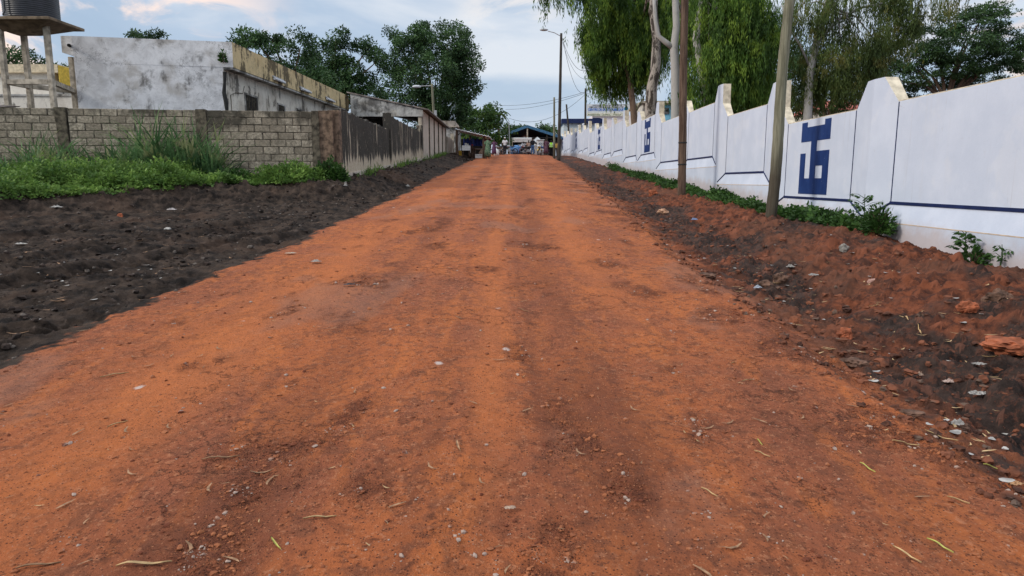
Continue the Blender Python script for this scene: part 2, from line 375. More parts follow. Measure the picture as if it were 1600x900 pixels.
def mat_ground():
    g = G('laterite_ground')
    fine = g.noise(55, 6, .7); mid = g.noise(9, 6, .62); big = g.noise(.9, 5, .55)
    streak = g.noise(2.2, 6, .6, g.co((1.6, .42, 1)), .6)
    strk2 = g.noise(7, 7, .7, g.co((1, .75, 1), (0, 0, .1)), .7)
    # road
    c_ = g.mix(g.rng(big, .34, .66), (.48, .145, .052), (.33, .110, .056))
    c_ = g.mix(g.math('MULTIPLY', g.rng(streak, .46, .64), .7), c_, (.55, .170, .054))
    c_ = g.mix(g.math('MULTIPLY', g.rng(strk2, .50, .64), .6), c_, (.175, .062, .034))
    c_ = g.mix(g.math('MULTIPLY', g.rng(mid, .50, .62), .55), c_, (.20, .080, .046))
    c_ = g.mix(g.math('MULTIPLY', g.rng(g.noise(24, 6, .7), .55, .64), .6), c_, (.58, .25, .13))
    c_ = g.mix(g.math('MULTIPLY', g.rng(g.noise(19, 6, .75), .54, .64), .7), c_, (.105, .040, .024))
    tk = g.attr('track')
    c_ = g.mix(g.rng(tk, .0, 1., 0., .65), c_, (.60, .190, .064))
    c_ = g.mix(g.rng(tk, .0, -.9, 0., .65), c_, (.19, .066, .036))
    crust = g.rng(g.noise(.62, 5, .5, g.co((1, .62, 1))), .575, .65)
    c_ = g.mix(g.math('MULTIPLY', crust, .42), c_, (.32, .165, .115))
    loose = g.attr('loose')
    lo = g.math('MULTIPLY', loose, g.rng(g.noise(7, 7, .75), .42, .56), True)
    c_ = g.mix(g.math('MULTIPLY', lo, .75), c_, (.125, .042, .024))
    # grain and specks of gravel
    pv = g.n('ShaderNodeTexVoronoi', i_Scale=75.); g.l(g.co((1, 1, 1)), pv.inputs['Vector'])
    pc = g.sepz(pv.outputs['Color'], 'X')
    c_ = g.mix(g.math('MULTIPLY', g.rng(pc, .70, .8), g.rng(pv.outputs['Distance'], .42, .22)), c_, (.105, .040, .025))
    c_ = g.mix(g.math('MULTIPLY', g.rng(pc, .20, .10), g.rng(pv.outputs['Distance'], .4, .2)), c_, (.52, .22, .11))
    c_ = g.mix(g.rng(fine, .2, .85, 0., .55, False), c_, g.mix(1., c_, (.45, .42, .40), 'MULTIPLY'))
    # white lime dust spots
    wv = g.n('ShaderNodeTexVoronoi', i_Scale=2.1); g.l(g.co((1, .8, 1)), wv.inputs['Vector'])
    wd = g.math('ADD', wv.outputs['Distance'], g.math('MULTIPLY', g.noise(14, 5, .7), .16))
    wsel = g.rng(g.sepz(wv.outputs['Color'], 'X'), .70, .74)
    c_ = g.mix(g.math('MULTIPLY', g.math('MULTIPLY', g.rng(wd, .165, .115), wsel), .75), c_, (.62, .55, .50))
    # dark soil on the left
    sn = g.noise(3.2, 8, .68); sb = g.noise(.55, 4, .5)
    dsoil = g.mix(g.rng(sn, .35, .68), (.0095, .0072, .006), (.066, .046, .034))
    dsoil = g.mix(g.math('MULTIPLY', g.rng(sb, .54, .68), .4), dsoil, (.10, .058, .038))
    dsoil = g.mix(g.math('MULTIPLY', g.rng(g.noise(30, 6, .7), .60, .75), .35), dsoil, (.14, .11, .09))
    # red spoil and dark clay on the right
    dsoil = g.mix(g.rng(g.attr('clod'), .6, 1., 0., .8), dsoil, (.085, .062, .050))
    red = g.mix(g.rng(g.noise(5, 7, .7), .38, .62), (.062, .026, .018), (.205, .066, .032))
    red = g.mix(g.rng(g.attr('clod'), .3, .9, 0., .8), red, (.25, .085, .045))
    red = g.mix(g.math('MULTIPLY', g.rng(sb, .45, .6), .6), red, (.13, .062, .040))
    clay = g.mix(g.rng(sn, .35, .68), (.020, .015, .0135), (.072, .047, .038))
    clay = g.mix(g.math('MULTIPLY', g.rng(g.noise(13, 6, .7), .50, .62), .6), clay, (.14, .055, .034))
    clay = g.mix(g.rng(g.attr('clod'), .4, 1., 0., .85), clay, (.17, .075, .050))
    c_ = g.mix(g.attr('spoil'), c_, red)
    c_ = g.mix(g.attr('clay'), c_, clay)
    c_ = g.mix(g.attr('soil'), c_, dsoil)
    wn = g.n('ShaderNodeTexNoise', i_Scale=5., i_Detail=5., i_Roughness=.7); g.l(g.co(), wn.inputs['Vector'])
    wa = g.n('ShaderNodeVectorMath', operation='SCALE'); wa.inputs[3].default_value = .42; g.l(wn.outputs['Color'], wa.inputs[0])
    wb = g.n('ShaderNodeVectorMath', operation='ADD'); g.l(g.co(), wb.inputs[0]); g.l(wa.outputs[0], wb.inputs[1])
    crk = g.vor(3.6, wb.outputs[0], 'DISTANCE_TO_EDGE')
    crm = g.math('MULTIPLY', g.rng(g.math('ADD', crk, g.math('MULTIPLY', g.noise(20, 3), .03)), .036, .022), g.rng(g.noise(.8, 4, .6), .56, .61))
    crm = g.math('MULTIPLY', crm, g.rng(g.attr('soil'), .3, 0.))
    c_ = g.mix(g.math('MULTIPLY', crm, .7), c_, (.07, .028, .018))
    peb = g.rng(pv.outputs['Distance'], .5, .1)
    h = g.math('ADD', g.math('MULTIPLY', fine, .9), g.math('MULTIPLY', g.noise(170, 3, .7), .5))
    h = g.math('ADD', h, g.math('MULTIPLY', peb, g.math('ADD', g.math('MULTIPLY', loose, .8), .12)))
    h = g.math('SUBTRACT', h, g.math('MULTIPLY', crm, .8))
    h = g.math('ADD', h, g.math('MULTIPLY', mid, 1.5))
    h = g.math('ADD', h, g.math('MULTIPLY', g.noise(24, 5, .7), 1.0))
    return g.done(c_, .93, bump=h, bdist=.017, bstr=1.0, spec=.12)
M_ground = mat_ground()

def mat_white_wall():
    g = G('white_limewash')
    a = g.noise(1.3, 6, .6); st = g.noise(2.5, 6, .65, g.co((1, 1.6, .16)))
    c_ = g.mix(g.rng(a, .35, .7), (.50, .55, .645), (.56, .605, .695))
    c_ = g.mix(g.math('MULTIPLY', g.rng(st, .52, .75), .30), c_, (.52, .53, .56))
    c_ = g.mix(g.math('MULTIPLY', g.rng(g.noise(9, 8, .75), .60, .74), .35), c_, (.40, .38, .36))
    c_ = g.mix(g.math('MULTIPLY', g.rng(g.noise(.8, 4, .6), .54, .60), .22), c_, (.66, .67, .70))
    c_ = g.mix(g.math('MULTIPLY', g.rng(g.noise(5, 6, .7, g.co((1, 2.2, .05))), .58, .72), .30), c_, (.34, .33, .34))
    ed = g.math('ADD', g.vor(.75, g.co((1, 1, 1.2), (.3, .2, .4)), 'DISTANCE_TO_EDGE'), g.math('MULTIPLY', g.noise(6, 5, .7), .03))
    c_ = g.mix(g.math('MULTIPLY', g.math('MULTIPLY', g.rng(ed, .0165, .0135), g.rng(g.noise(.5, 2), .5, .58)), .4), c_, (.36, .34, .33))
    return g.done(c_, .8, bump=g.noise(22, 6, .7), bdist=.006, bstr=.5, spec=.2)
M_white = mat_white_wall()
def mat_plinth():
    g = G('white_plinth_splashed')
    z = g.sepz(g.co(), 'Z'); a = g.noise(1.1, 6, .62)
    c_ = g.mix(g.rng(a, .35, .7), (.48, .53, .625), (.56, .605, .695))
    hg = g.attr('hag')
    q = g.math('ADD', hg, g.math('MULTIPLY', g.noise(3, 6, .7), -.55))
    c_ = g.mix(g.rng(q, .02, -.35, 0., .5), c_, (.40, .27, .20))
    c_ = g.mix(g.math('MULTIPLY', g.rng(g.noise(7, 8, .75, g.co((1, 1, .4))), .6, .78), .4), c_, (.42, .40, .38))
    return g.done(c_, .82, bump=g.noise(22, 6, .7), bdist=.006, bstr=.5, spec=.2)
M_plinth = mat_plinth()
M_cream = plain('cream_cement_cap', (.62, .55, .42), .9, var=.2, scale=5)
M_cream2 = plain('cream_seam', (.55, .42, .30), .9, var=.15)
M_navy = plain('navy_paint', (.008, .018, .075), .55, var=.15)
def mat_emblem():
    g = G('brushed_navy_emblem_paint')
    c_ = g.mix(g.rng(g.noise(4, 5, .6, g.co((1, 1, .4))), .35, .65), (.006, .026, .115), (.013, .040, .150))
    c_ = g.mix(g.rng(g.noise(16, 6, .75), .66, .70), c_, (.40, .45, .55))
    return g.done(c_, .65, spec=.2)
M_navy2 = mat_emblem()

def mat_streak():
    g = G('streaked_mouldy_render')
    s1 = g.noise(3.2, 7, .6, g.co((1.4, 1.4, .10)), .2); s2 = g.noise(1.2, 6, .6, g.co((1, 1, .35))); s3 = g.noise(14, 7, .7)
    base = g.mix(g.rng(s3, .35, .65), (.40, .33, .24), (.52, .46, .36))
    hg = g.attr('hag')
    k = g.math('ADD', g.math('MULTIPLY', s1, 1.0), g.math('MULTIPLY', s2, .7))
    k = g.math('ADD', k, g.rng(hg, .1, .9, -.22, .09))
    c_ = g.mix(g.math('MULTIPLY', g.rng(k, .76, .86), .94), base, (.022, .022, .021))
    c_ = g.mix(g.math('MULTIPLY', g.rng(g.noise(16, 6, .7, g.co((1, 1, .3))), .60, .66), .55), c_, (.50, .45, .35))
    return g.done(c_, .9, bump=s3, bdist=.012, bstr=.7, spec=.15)
M_streak = mat_streak()
def mat_oldwhite(name, base, base2, stain, lo, hi, streaky=.4, warm=(.36, .31, .24)):
    g = G(name)
    a = g.noise(.55, 8, .66, None, .3); b = g.noise(2.2, 8, .72, None, .5); s1 = g.noise(2.6, 7, .62, g.co((1.3, 1.3, .14)))
    c_ = g.mix(g.rng(b, .35, .65), base, base2)
    c_ = g.mix(g.math('MULTIPLY', g.rng(g.noise(1.1, 5, .6), .48, .66), .45), c_, warm)
    k = g.math('ADD', g.math('MULTIPLY', a, .65), g.math('ADD', g.math('MULTIPLY', b, .45), g.math('MULTIPLY', s1, streaky)))
    c_ = g.mix(g.math('MULTIPLY', g.rng(k, lo, hi), .8), c_, stain)
    ed = g.math('ADD', g.vor(2.6, g.warp(2.2, 1.1), 'DISTANCE_TO_EDGE'), g.math('MULTIPLY', g.noise(9, 5, .7), .05))
    c_ = g.mix(g.math('MULTIPLY', g.math('MULTIPLY', g.rng(ed, .055, .035), g.rng(g.noise(.9, 4), .50, .60)), .6), c_, (.13, .12, .11))
    c_ = g.mix(g.math('MULTIPLY', g.rng(g.noise(5, 8, .8, g.co((1, 1, .7)), .6), .57, .68), .5), c_, tuple(x*1.6 for x in stain))
    return g.done(c_, .88, bump=b, bdist=.02, bstr=.6, spec=.15)
M_oldwhite = mat_oldwhite('weathered_whitewash', (.80, .79, .78), (.58, .57, .56), (.065, .06, .056), .80, .94)
M_sidewall = mat_oldwhite('stained_cream_wall', (.66, .62, .54), (.58, .54, .48), (.05, .042, .036), .98, 1.07, .75)
M_ochre = mat_oldwhite('mouldy_ochre_parapet', (.60, .475, .27), (.50, .40, .22), (.03, .026, .02), .80, .86, .5, (.48, .35, .17))
M_grey = mat_oldwhite('grey_sooty_concrete', (.46, .45, .42), (.28, .275, .265), (.05, .048, .045), .76, .92, .5)
M_panel = mat_oldwhite('pale_concrete_panel', (.52, .455, .385), (.45, .395, .335), (.17, .135, .11), .86, 1.0, .5)
M_conc = plain('raw_concrete', (.40, .35, .275), .9, var=.3, scale=5)
M_conc_dark = plain('mouldy_concrete_post', (.105, .088, .062), .95, var=.45, scale=7)
M_conc_red = plain('red_stained_pier', (.17, .115, .078), .95, var=.4, scale=7)
M_slab = plain('brown_stained_slab', (.165, .120, .078), .9, var=.3, scale=4)
def mat_block():
    g = G('weathered_cement_block')
    isl = g.island(); a = g.noise(13, 8, .75); b = g.noise(1.3, 7, .68, None, .4)
    c_ = g.mix(isl, (.31, .26, .195), (.52, .45, .345))
    c_ = g.mix(g.rng(a, .36, .66), (.20, .172, .13), c_)
    c_ = g.mix(g.math('MULTIPLY', g.rng(g.noise(5, 7, .75, None, .6), .50, .62), .55), c_, (.12, .105, .08))
    hg = g.attr('stain'); k = g.math('ADD', g.math('ADD', b, g.math('MULTIPLY', a, .25)), hg)
    c_ = g.mix(g.math('MULTIPLY', g.rng(k, .70, .86), .85), c_, (.05, .045, .035))
    return g.done(c_, .95, bump=g.math('ADD', a, g.noise(45, 4, .7)), bdist=.02, bstr=.9, spec=.1)
M_block = mat_block()
M_mortar = plain('grey_mortar', (.12, .10, .075), .95, var=.4, scale=10)
def mat_wood(name, a_, b_, foot=None):
    g = G(name); n_ = g.noise(9, 7, .65, g.co((2.2, 2.2, .12))); n2_ = g.noise(1.6, 5, .6, g.co((1, 1, .5)))
    c_ = g.mix(g.rng(n_, .35, .65), a_, b_)
    c_ = g.mix(g.math('MULTIPLY', g.rng(n2_, .5, .7), .5), c_, tuple(x*.4 for x in a_))
    if foot: c_ = g.mix(g.rng(g.math('ADD', g.sepz(g.co()), g.math('MULTIPLY', n2_, 1.2)), 2.4, 1.4, 0., .8), c_, foot)
    return g.done(c_, .85, bump=n_, bdist=.02, bstr=.9, spec=.15)
M_pole_br = mat_wood('brown_timber_pole', (.055, .034, .024), (.155, .105, .075))
M_pole_gr = mat_wood('greygreen_timber_pole', (.115, .112, .075), (.235, .225, .160), (.045, .033, .025))
M_pole_dk = mat_wood('dark_timber_pole', (.035, .03, .026), (.075, .065, .055))
def mat_bark(name, pale, dark, lo, hi):
    g = G(name); v_ = g.noise(3.5, 7, .7, g.co((1, 1, .35)), .5)
    c_ = g.mix(g.rng(v_, lo, hi), dark, pale)
    return g.done(c_, .85, bump=v_, bdist=.03, bstr=.6, spec=.15)
M_bark_pale = mat_bark('pale_smooth_bark', (.36, .345, .32), (.20, .185, .165), .3, .5)
M_bark_mott = mat_bark('mottled_peeling_bark', (.33, .29, .25), (.055, .045, .038), .46, .54)
M_bark_brown = mat_bark('brown_bark', (.17, .115, .08), (.07, .048, .035), .35, .6)
def mat_leaf(name, a_, b_, c3=None, tr=.22, patch=.35, rough=.6):
    g = G(name); isl = g.island(); n_ = g.noise(patch, 3, .5)
    c_ = g.mix(isl, a_, b_); c_ = g.mix(g.rng(n_, .38, .64), tuple(x*.6 for x in a_), c_)
    if c3: c_ = g.mix(g.math('MULTIPLY', g.rng(g.noise(patch*1.7, 2), .52, .64), .8), c_, c3)
    return g.done(c_, rough, spec=.25, trans=tr)
M_leaf_dark = mat_leaf('dark_mango_leaf', (.032, .080, .026), (.092, .170, .052), None, .2, .5)
M_leaf_mid = mat_leaf('mid_green_leaf', (.035, .085, .020), (.085, .165, .035), (.13, .20, .03), .25, .45)
M_leaf_euc = mat_leaf('eucalyptus_leaf', (.055, .125, .020), (.155, .270, .042), (.26, .38, .05), .42, .7)
M_leaf_euc2 = mat_leaf('olive_eucalyptus_leaf', (.068, .112, .028), (.165, .215, .052), (.18, .17, .045), .33, .6)
M_leaf_flam = mat_leaf('fine_dark_leaf', (.026, .066, .022), (.066, .130, .038), None, .2, .6)
M_weed = mat_leaf('bright_weed_leaf', (.125, .235, .045), (.26, .39, .09), (.085, .17, .042), .36, 1.8)
M_grass = mat_leaf('tall_grass_blade', (.095, .20, .075), (.21, .34, .14), (.36, .38, .18), .3, 1.2)
M_vine = mat_leaf('dark_vine_leaf', (.035, .092, .018), (.080, .165, .034), None, .28, 1.5)
M_deadleaf = plain('dry_yellow_leaf', (.46, .31, .15), .7, var=.25, scale=30)
M_greenleaf = plain('yellowgreen_leaf', (.40, .38, .10), .7, var=.2, scale=30)
M_twig = plain('dry_brown_leaf', (.30, .17, .09), .8, var=.3, scale=30)
M_rock_red = plain('red_laterite_rock', (.30, .090, .040), .9, var=.35, scale=9)
M_rock_br = plain('brown_rock', (.13, .072, .048), .92, var=.4, scale=9)
M_rock_gr = plain('grey_cement_rubble', (.23, .215, .19), .92, var=.25, scale=9)
M_plastic = plain('dirty_white_plastic', (.36, .34, .31), .45, var=.3, scale=14)
M_black = plain('black_plastic', (.012, .013, .018), .42, var=.3, spec=.5)
M_metal = plain('galvanised_metal', (.42, .42, .42), .45, metal=.4, spec=.5)
M_wire = plain('black_cable', (.015, .015, .015), .6)
M_lamp = plain('lamp_glass_off', (.55, .57, .60), .3, spec=.5)
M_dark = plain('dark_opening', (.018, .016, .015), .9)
M_rust = plain('rusty_roof_sheet', (.20, .17, .15), .7, var=.35, scale=3)
M_zinc = plain('pale_zinc_sheet', (.66, .68, .70), .5, var=.2, metal=.2, scale=3)
M_blueroof = plain('blue_roof_sheet', (.045, .13, .23), .55, var=.2)
M_canvas = plain('white_canvas', (.62, .63, .62), .8, var=.1)
M_bluetarp = plain('blue_tarpaulin', (.018, .045, .22), .6, var=.35)
M_lblue = plain('light_blue_paint', (.20, .50, .66), .7)
M_pinkwhite = plain('pinkish_white_paint', (.78, .70, .70), .8, var=.05)
M_palegrey = plain('pale_grey_green_paint', (.50, .54, .54), .8, var=.08)
M_redtile = plain('red_tile', (.42, .10, .075), .7)
M_tableply = plain('pale_table_top', (.42, .42, .40), .7)
M_goods = plain('mixed_brown_goods', (.26, .17, .12), .8, var=.4, scale=14)
def skin_mat(): return plain('skin', (.075, .040, .026), .6, var=.05)
M_skin = skin_mat()
def cloth(name, c_, pat=None, sc_=22.):
    if not pat: return plain(name, c_, .9, var=.18, scale=9)
    g = G(name); return g.done(g.mix(g.rng(g.noise(sc_, 2, .4), .46, .52), c_, pat), .9)
# ================================================================== GROUND
def build_ground():
    ys = [-40, -20, -10, -5, -2, -.5, .6, 1.2]
    y = 1.6
    while y < 30: ys.append(y); y *= 1.0046
    while y < 130: ys.append(y); y *= 1.012
    while y < 4000: ys.append(y); y *= 1.25
    ys = np.array(ys); t = np.linspace(-1, 1, 861)
    ext = np.geomspace(1.04, 60, 34); t = np.concatenate([-ext[::-1], t, ext])
    T, Y = np.meshgrid(t, ys)
    hw = np.clip(Y, 0, 110)*.93 + 1.7
    X = T*hw
    Z, ds, sp, ck, lo, cl, tl = ground(X, Y)
    fade = sm(40, 90, np.abs(X)); Z = Z*(1-fade) + gy(Y)*fade
    Z = Z - sm(150, 2500, np.hypot(X, Y-100))*3
    ny, nx = X.shape
    me = bpy.data.meshes.new('ground')
    co = np.stack([X, Y, Z], -1).reshape(-1, 3)
    me.vertices.add(len(co)); me.vertices.foreach_set('co', co.reshape(-1).astype(np.float32))
    i = np.arange((ny-1)*(nx-1)); r_ = i//(nx-1); c_ = i % (nx-1); a = r_*nx+c_
    q = np.stack([a, a+1, a+nx+1, a+nx], -1).astype(np.int32)
    me.loops.add(q.size); me.loops.foreach_set('vertex_index', q.reshape(-1))
    me.polygons.add(len(q)); me.polygons.foreach_set('loop_start', np.arange(0, q.size, 4, dtype=np.int32))
    me.polygons.foreach_set('loop_total', np.full(len(q), 4, np.int32))
    me.polygons.foreach_set('use_smooth', np.ones(len(q), bool)); me.update(calc_edges=True)
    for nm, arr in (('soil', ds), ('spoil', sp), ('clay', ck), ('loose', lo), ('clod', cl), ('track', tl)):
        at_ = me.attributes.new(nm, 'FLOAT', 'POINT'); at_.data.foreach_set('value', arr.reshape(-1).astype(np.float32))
    link_mesh('ground', me, M_ground, kind='structure')
build_ground()

def set_hag(o, base=None, name='hag', fn=None):
    me = o.data; n = len(me.vertices); co = np.empty(n*3, np.float32); me.vertices.foreach_get('co', co); co = co.reshape(-1, 3)
    v_ = fn(co) if fn else co[:, 2] - gy(co[:, 1]) - (base or 0)
    a = me.attributes.new(name, 'FLOAT', 'POINT'); a.data.foreach_set('value', np.asarray(v_, np.float32))

# ================================================================== WHITE WALL (right)
ZB = {0:1.19, 1:1.19, 2:1.19, 3:1.83, 4:2.42, 5:2.44, 6:2.96, 7:3.0, 8:3.55, 9:3.55, 10:3.98, 11:3.99, 12:4.6, 13:4.6, 14:5.05, 15:5.05, 16:5.45, 17:5.45, 18:5.82, 19:5.82}
def white_wall():
    root = empty('perimeter_wall', (0, 0, 0), label='long white stepped wall with navy lines and blue emblems along the right roadside', cat='wall')
    XP, XR = 6.93, 6.85; PH = 1.82; a = lambda k: 14.1+(k-2)*4.95
    for k in range(0, 20):
        zb = ZB[k]; y0, y1 = a(k), a(k)+3.45; m0, m1 = y0-.75, y1+.75; zt = zb+PH
        m_ = MB(); m_.prism([(XP, zb), (XP, zt), (XP+.2, zt), (XP+.2, zb)], 'y', y0-.02, y1+.02)
        pan = m_.build('panel', M_white, root, bevel=.006)
        c_ = MB(); c_.box(XP+.004, XP+.196, y0+.0, y1-.0, zt+.001, zt+.018); c_.build('coping', M_cream, pan)
        # plinth with chamfered shoulder
        g0 = float(gy(m0))-.8
        p_ = MB(); p_.prism([(XR, g0), (XR, zb-.33), (XP+.01, zb+.04), (XP+.19, zb+.04), (XP+.19, g0)], 'y', m0, m1)
        # subdivide lengthwise for the stain attribute
        pl = p_.build('plinth', M_plinth, root); set_hag(pl)
        s_ = MB(); s_.box(XR-.004, XR+.02, m0, m1, zb-.345, zb-.33); s_.build('seam', M_cream2, pl)
        ln = MB()
        ln.box(XP-.004, XP+.01, y0-.0, y0+.03, zb, zt-.005); ln.box(XP-.004, XP+.01, y1-.03, y1, zb, zt-.005)
        ln.box(XP-.016, XP+.01, y0, y1, zb-.01, zb+.045)
        for ya, yb in ((y0+.01, y0-.60), (y1-.01, y1+.60)):
            ln.tube([(XP-.004, ya, zb+.015), (XP-.066, yb, zb-.255)], .021, 6)
        ln.build('painted_line', M_navy, pan)
        if k in (2, 6, 10, 14, 18):
            e_ = MB(); W = 1.50; yL = y1-.86            # u runs from the far side to the near side
            def rect(u0, u1, v0, v1):
                e_.box(XP-.006, XP+.01, yL-u1*W, yL-u0*W, zt-.05-v1*1.66, zt-.05-v0*1.66)
            for q in ((0,.2,0,.07),(.8,1,0,.07),(0,1,.07,.27),(.37,.57,.27,.78),(.57,1,.41,.61),(.80,1,.61,.78),(0,.19,.43,.78),(0,1,.78,1)): rect(*q)
            e_.build('emblem', M_navy2, pan)
        # pilaster between this panel and the next one farther on
        if k < 19:
            zb2 = ZB[k+1]; zt2 = zb2+PH; hi = max(zt, zt2)+.49; ya, ym, yb = y1, y1+.75, y1+1.5
            prof = [(ya, min(zb, zb2)-.34), (ya, zt)]
            if zt < zt2-.2: prof += [(ym-.30, zt+.46), (ym-.28, hi)]
            else: prof += [(ym-.30, hi)]
            prof += [(ym+.30, hi), (yb, zt2), (yb, min(zb, zb2)-.34)]
            def xf(y_): return XP-.08*(1-abs(y_-ym)/.75)
            top = prof[1:-1]
            vs = []; fs = []
            # front as columns of the profile (left half, right half) meeting in the ridge
            loopL = [prof[0]] + [q for q in top if q[0] <= ym] + [(ym, hi), (ym, prof[0][1])]
            loopR = [(ym, prof[0][1]), (ym, hi)] + [q for q in top if q[0] > ym] + [prof[-1]]
            pm = MB()
            pm.add([(xf(y_), y_, z_) for y_, z_ in loopL], [tuple(range(len(loopL)))])
            pm.add([(xf(y_), y_, z_) for y_, z_ in loopR], [tuple(range(len(loopR)))])
            full = [prof[0]] + list(top[:]) + [prof[-1]]
            pm.add([(XP+.2, y_, z_) for y_, z_ in full], [tuple(range(len(full)))])
            for (p, q) in zip(full[:-1], full[1:]):
                mi = 1 if p != full[0] and q != full[-1] else 0
                pm.add([(xf(p[0]), *p), (xf(q[0]), *q), (XP+.2, *q), (XP+.2, *p)], [(0, 1, 2, 3)], mi)
            me = bpy.data.meshes.new('pilaster'); me.from_pydata(pm.v, [], pm.f); me.polygons.foreach_set('material_index', pm.m); me.update()
            link_mesh('pilaster', me, [M_white, M_cream], root)
white_wall()

# ================================================================== BLOCK WALL (left, facing the camera)
BW = lambda x: 22 + (x+5.55)*.133
def block_wall():
    root = empty('block_wall', (-10, BW(-10), 1.3), label='low wall of bare cement blocks with mouldy posts behind tall weeds', cat='wall')
    off = Vector(root.location); d = Vector((1, .133, 0)).normalized(); nrm = Vector((.133, -1, 0)).normalized()
    O = Vector((-18, BW(-18), 0)); Ltot = (Vector((-5.55, 22, 0))-O).length
    def top(s): return 3.755-.02*s/Ltot
    sx = lambda x: (x+18)/d.x
    posts = [(sx(-17.6), .26), (sx(-13.39), .30), (sx(-9.49), .30), (sx(-6.14), .22)]
    P = lambda s, dep, z: O + d*s + nrm*dep + Vector((0, 0, z)) - off
    rn = random.Random(3)
    for i in range(3):
        s0 = posts[i][0]+posts[i][1]/2; s1 = posts[i+1][0]-posts[i+1][1]/2
        bk = MB(); st = []
        row = 0; z = .9
        while z < top(s0)-.02:
            h = min(.200, top(s0)-z); x = s0 - (.23 if row % 2 else 0)
            while x < s1:
                a = max(x, s0)+.006; b = min(x+.448, s1)-.006
                if b-a > .04:
                    j = [rn.uniform(-.010, .010) for _ in range(12)]
                    dp = .10+rn.uniform(-.007, .007)
                    zz = -.0; tz = top((a+b)/2)-top(s0)
                    f = [P(a+j[0], dp, z+j[1]+tz), P(b+j[2], dp, z+j[3]+tz), P(b+j[4], dp, z+h+j[5]*.6+tz), P(a+j[6], dp, z+h+j[7]*.6+tz)]
                    g_ = [P(a, -.08, z+tz), P(b, -.08, z+tz), P(b, -.08, z+h+tz), P(a, -.08, z+h+tz)]
                    bk.add(f+g_, [(0,1,2,3),(4,7,6,5),(0,4,5,1),(1,5,6,2),(2,6,7,3),(3,7,4,0)])
                x += .465
            z += .220; row += 1
        o = bk.build('blockwork', M_block, root, bevel=.012)
        def stain(co, i=i, s0=s0):
            s = (co[:, 0]+off.x+18)/d.x; hz_ = co[:, 2]+off.z
            v_ = .13*sm(3.1, 3.75, hz_) - .03
            if i == 2: v_ = v_ + .16*np.exp(-((s-s0-.4)/.6)**2) + .015
            return v_
        set_hag(o, name='stain', fn=stain)
        mo = MB(); vs = [P(s0, .088, .6), P(s1, .088, .6), P(s1, .088, top(s1)-.012), P(s0, .088, top(s0)-.012), P(s0, -.075, .6), P(s1, -.075, .6), P(s1, -.075, top(s1)-.012), P(s0, -.075, top(s0)-.012)]
        mo.add(vs, [(0,1,2,3),(4,7,6,5),(0,4,5,1),(1,5,6,2),(2,6,7,3),(3,7,4,0)])
        mo.build('mortar', M_mortar, o)
    for i, (s, w_) in enumerate(posts):
        pm = MB(); n_ = 9; lean = .12 if i == 1 else .02
        for q in range(n_):
            za, zb_ = .6+(top(s)+.02-.6)*q/n_, .6+(top(s)+.02-.6)*(q+1)/n_
            la, lb = lean*(.5-q/n_), lean*(.5-(q+1)/n_)
            wa, wb = w_/2+.012*math.sin(q*2.3+i), w_/2+.012*math.sin((q+1)*2.3+i)
            pm.add([P(s-wa+la, .125, za), P(s+wa+la, .125, za), P(s+wb+lb, .125, zb_), P(s-wb+lb, .125, zb_), P(s-wa+la, -.1, za), P(s+wa+la, -.1, za), P(s+wb+lb, -.1, zb_), P(s-wb+lb, -.1, zb_)],
                   [(0,1,2,3),(4,7,6,5),(0,4,5,1),(1,5,6,2),(2,6,7,3),(3,7,4,0)])
        pm.build('post', M_conc_dark, root)
block_wall()

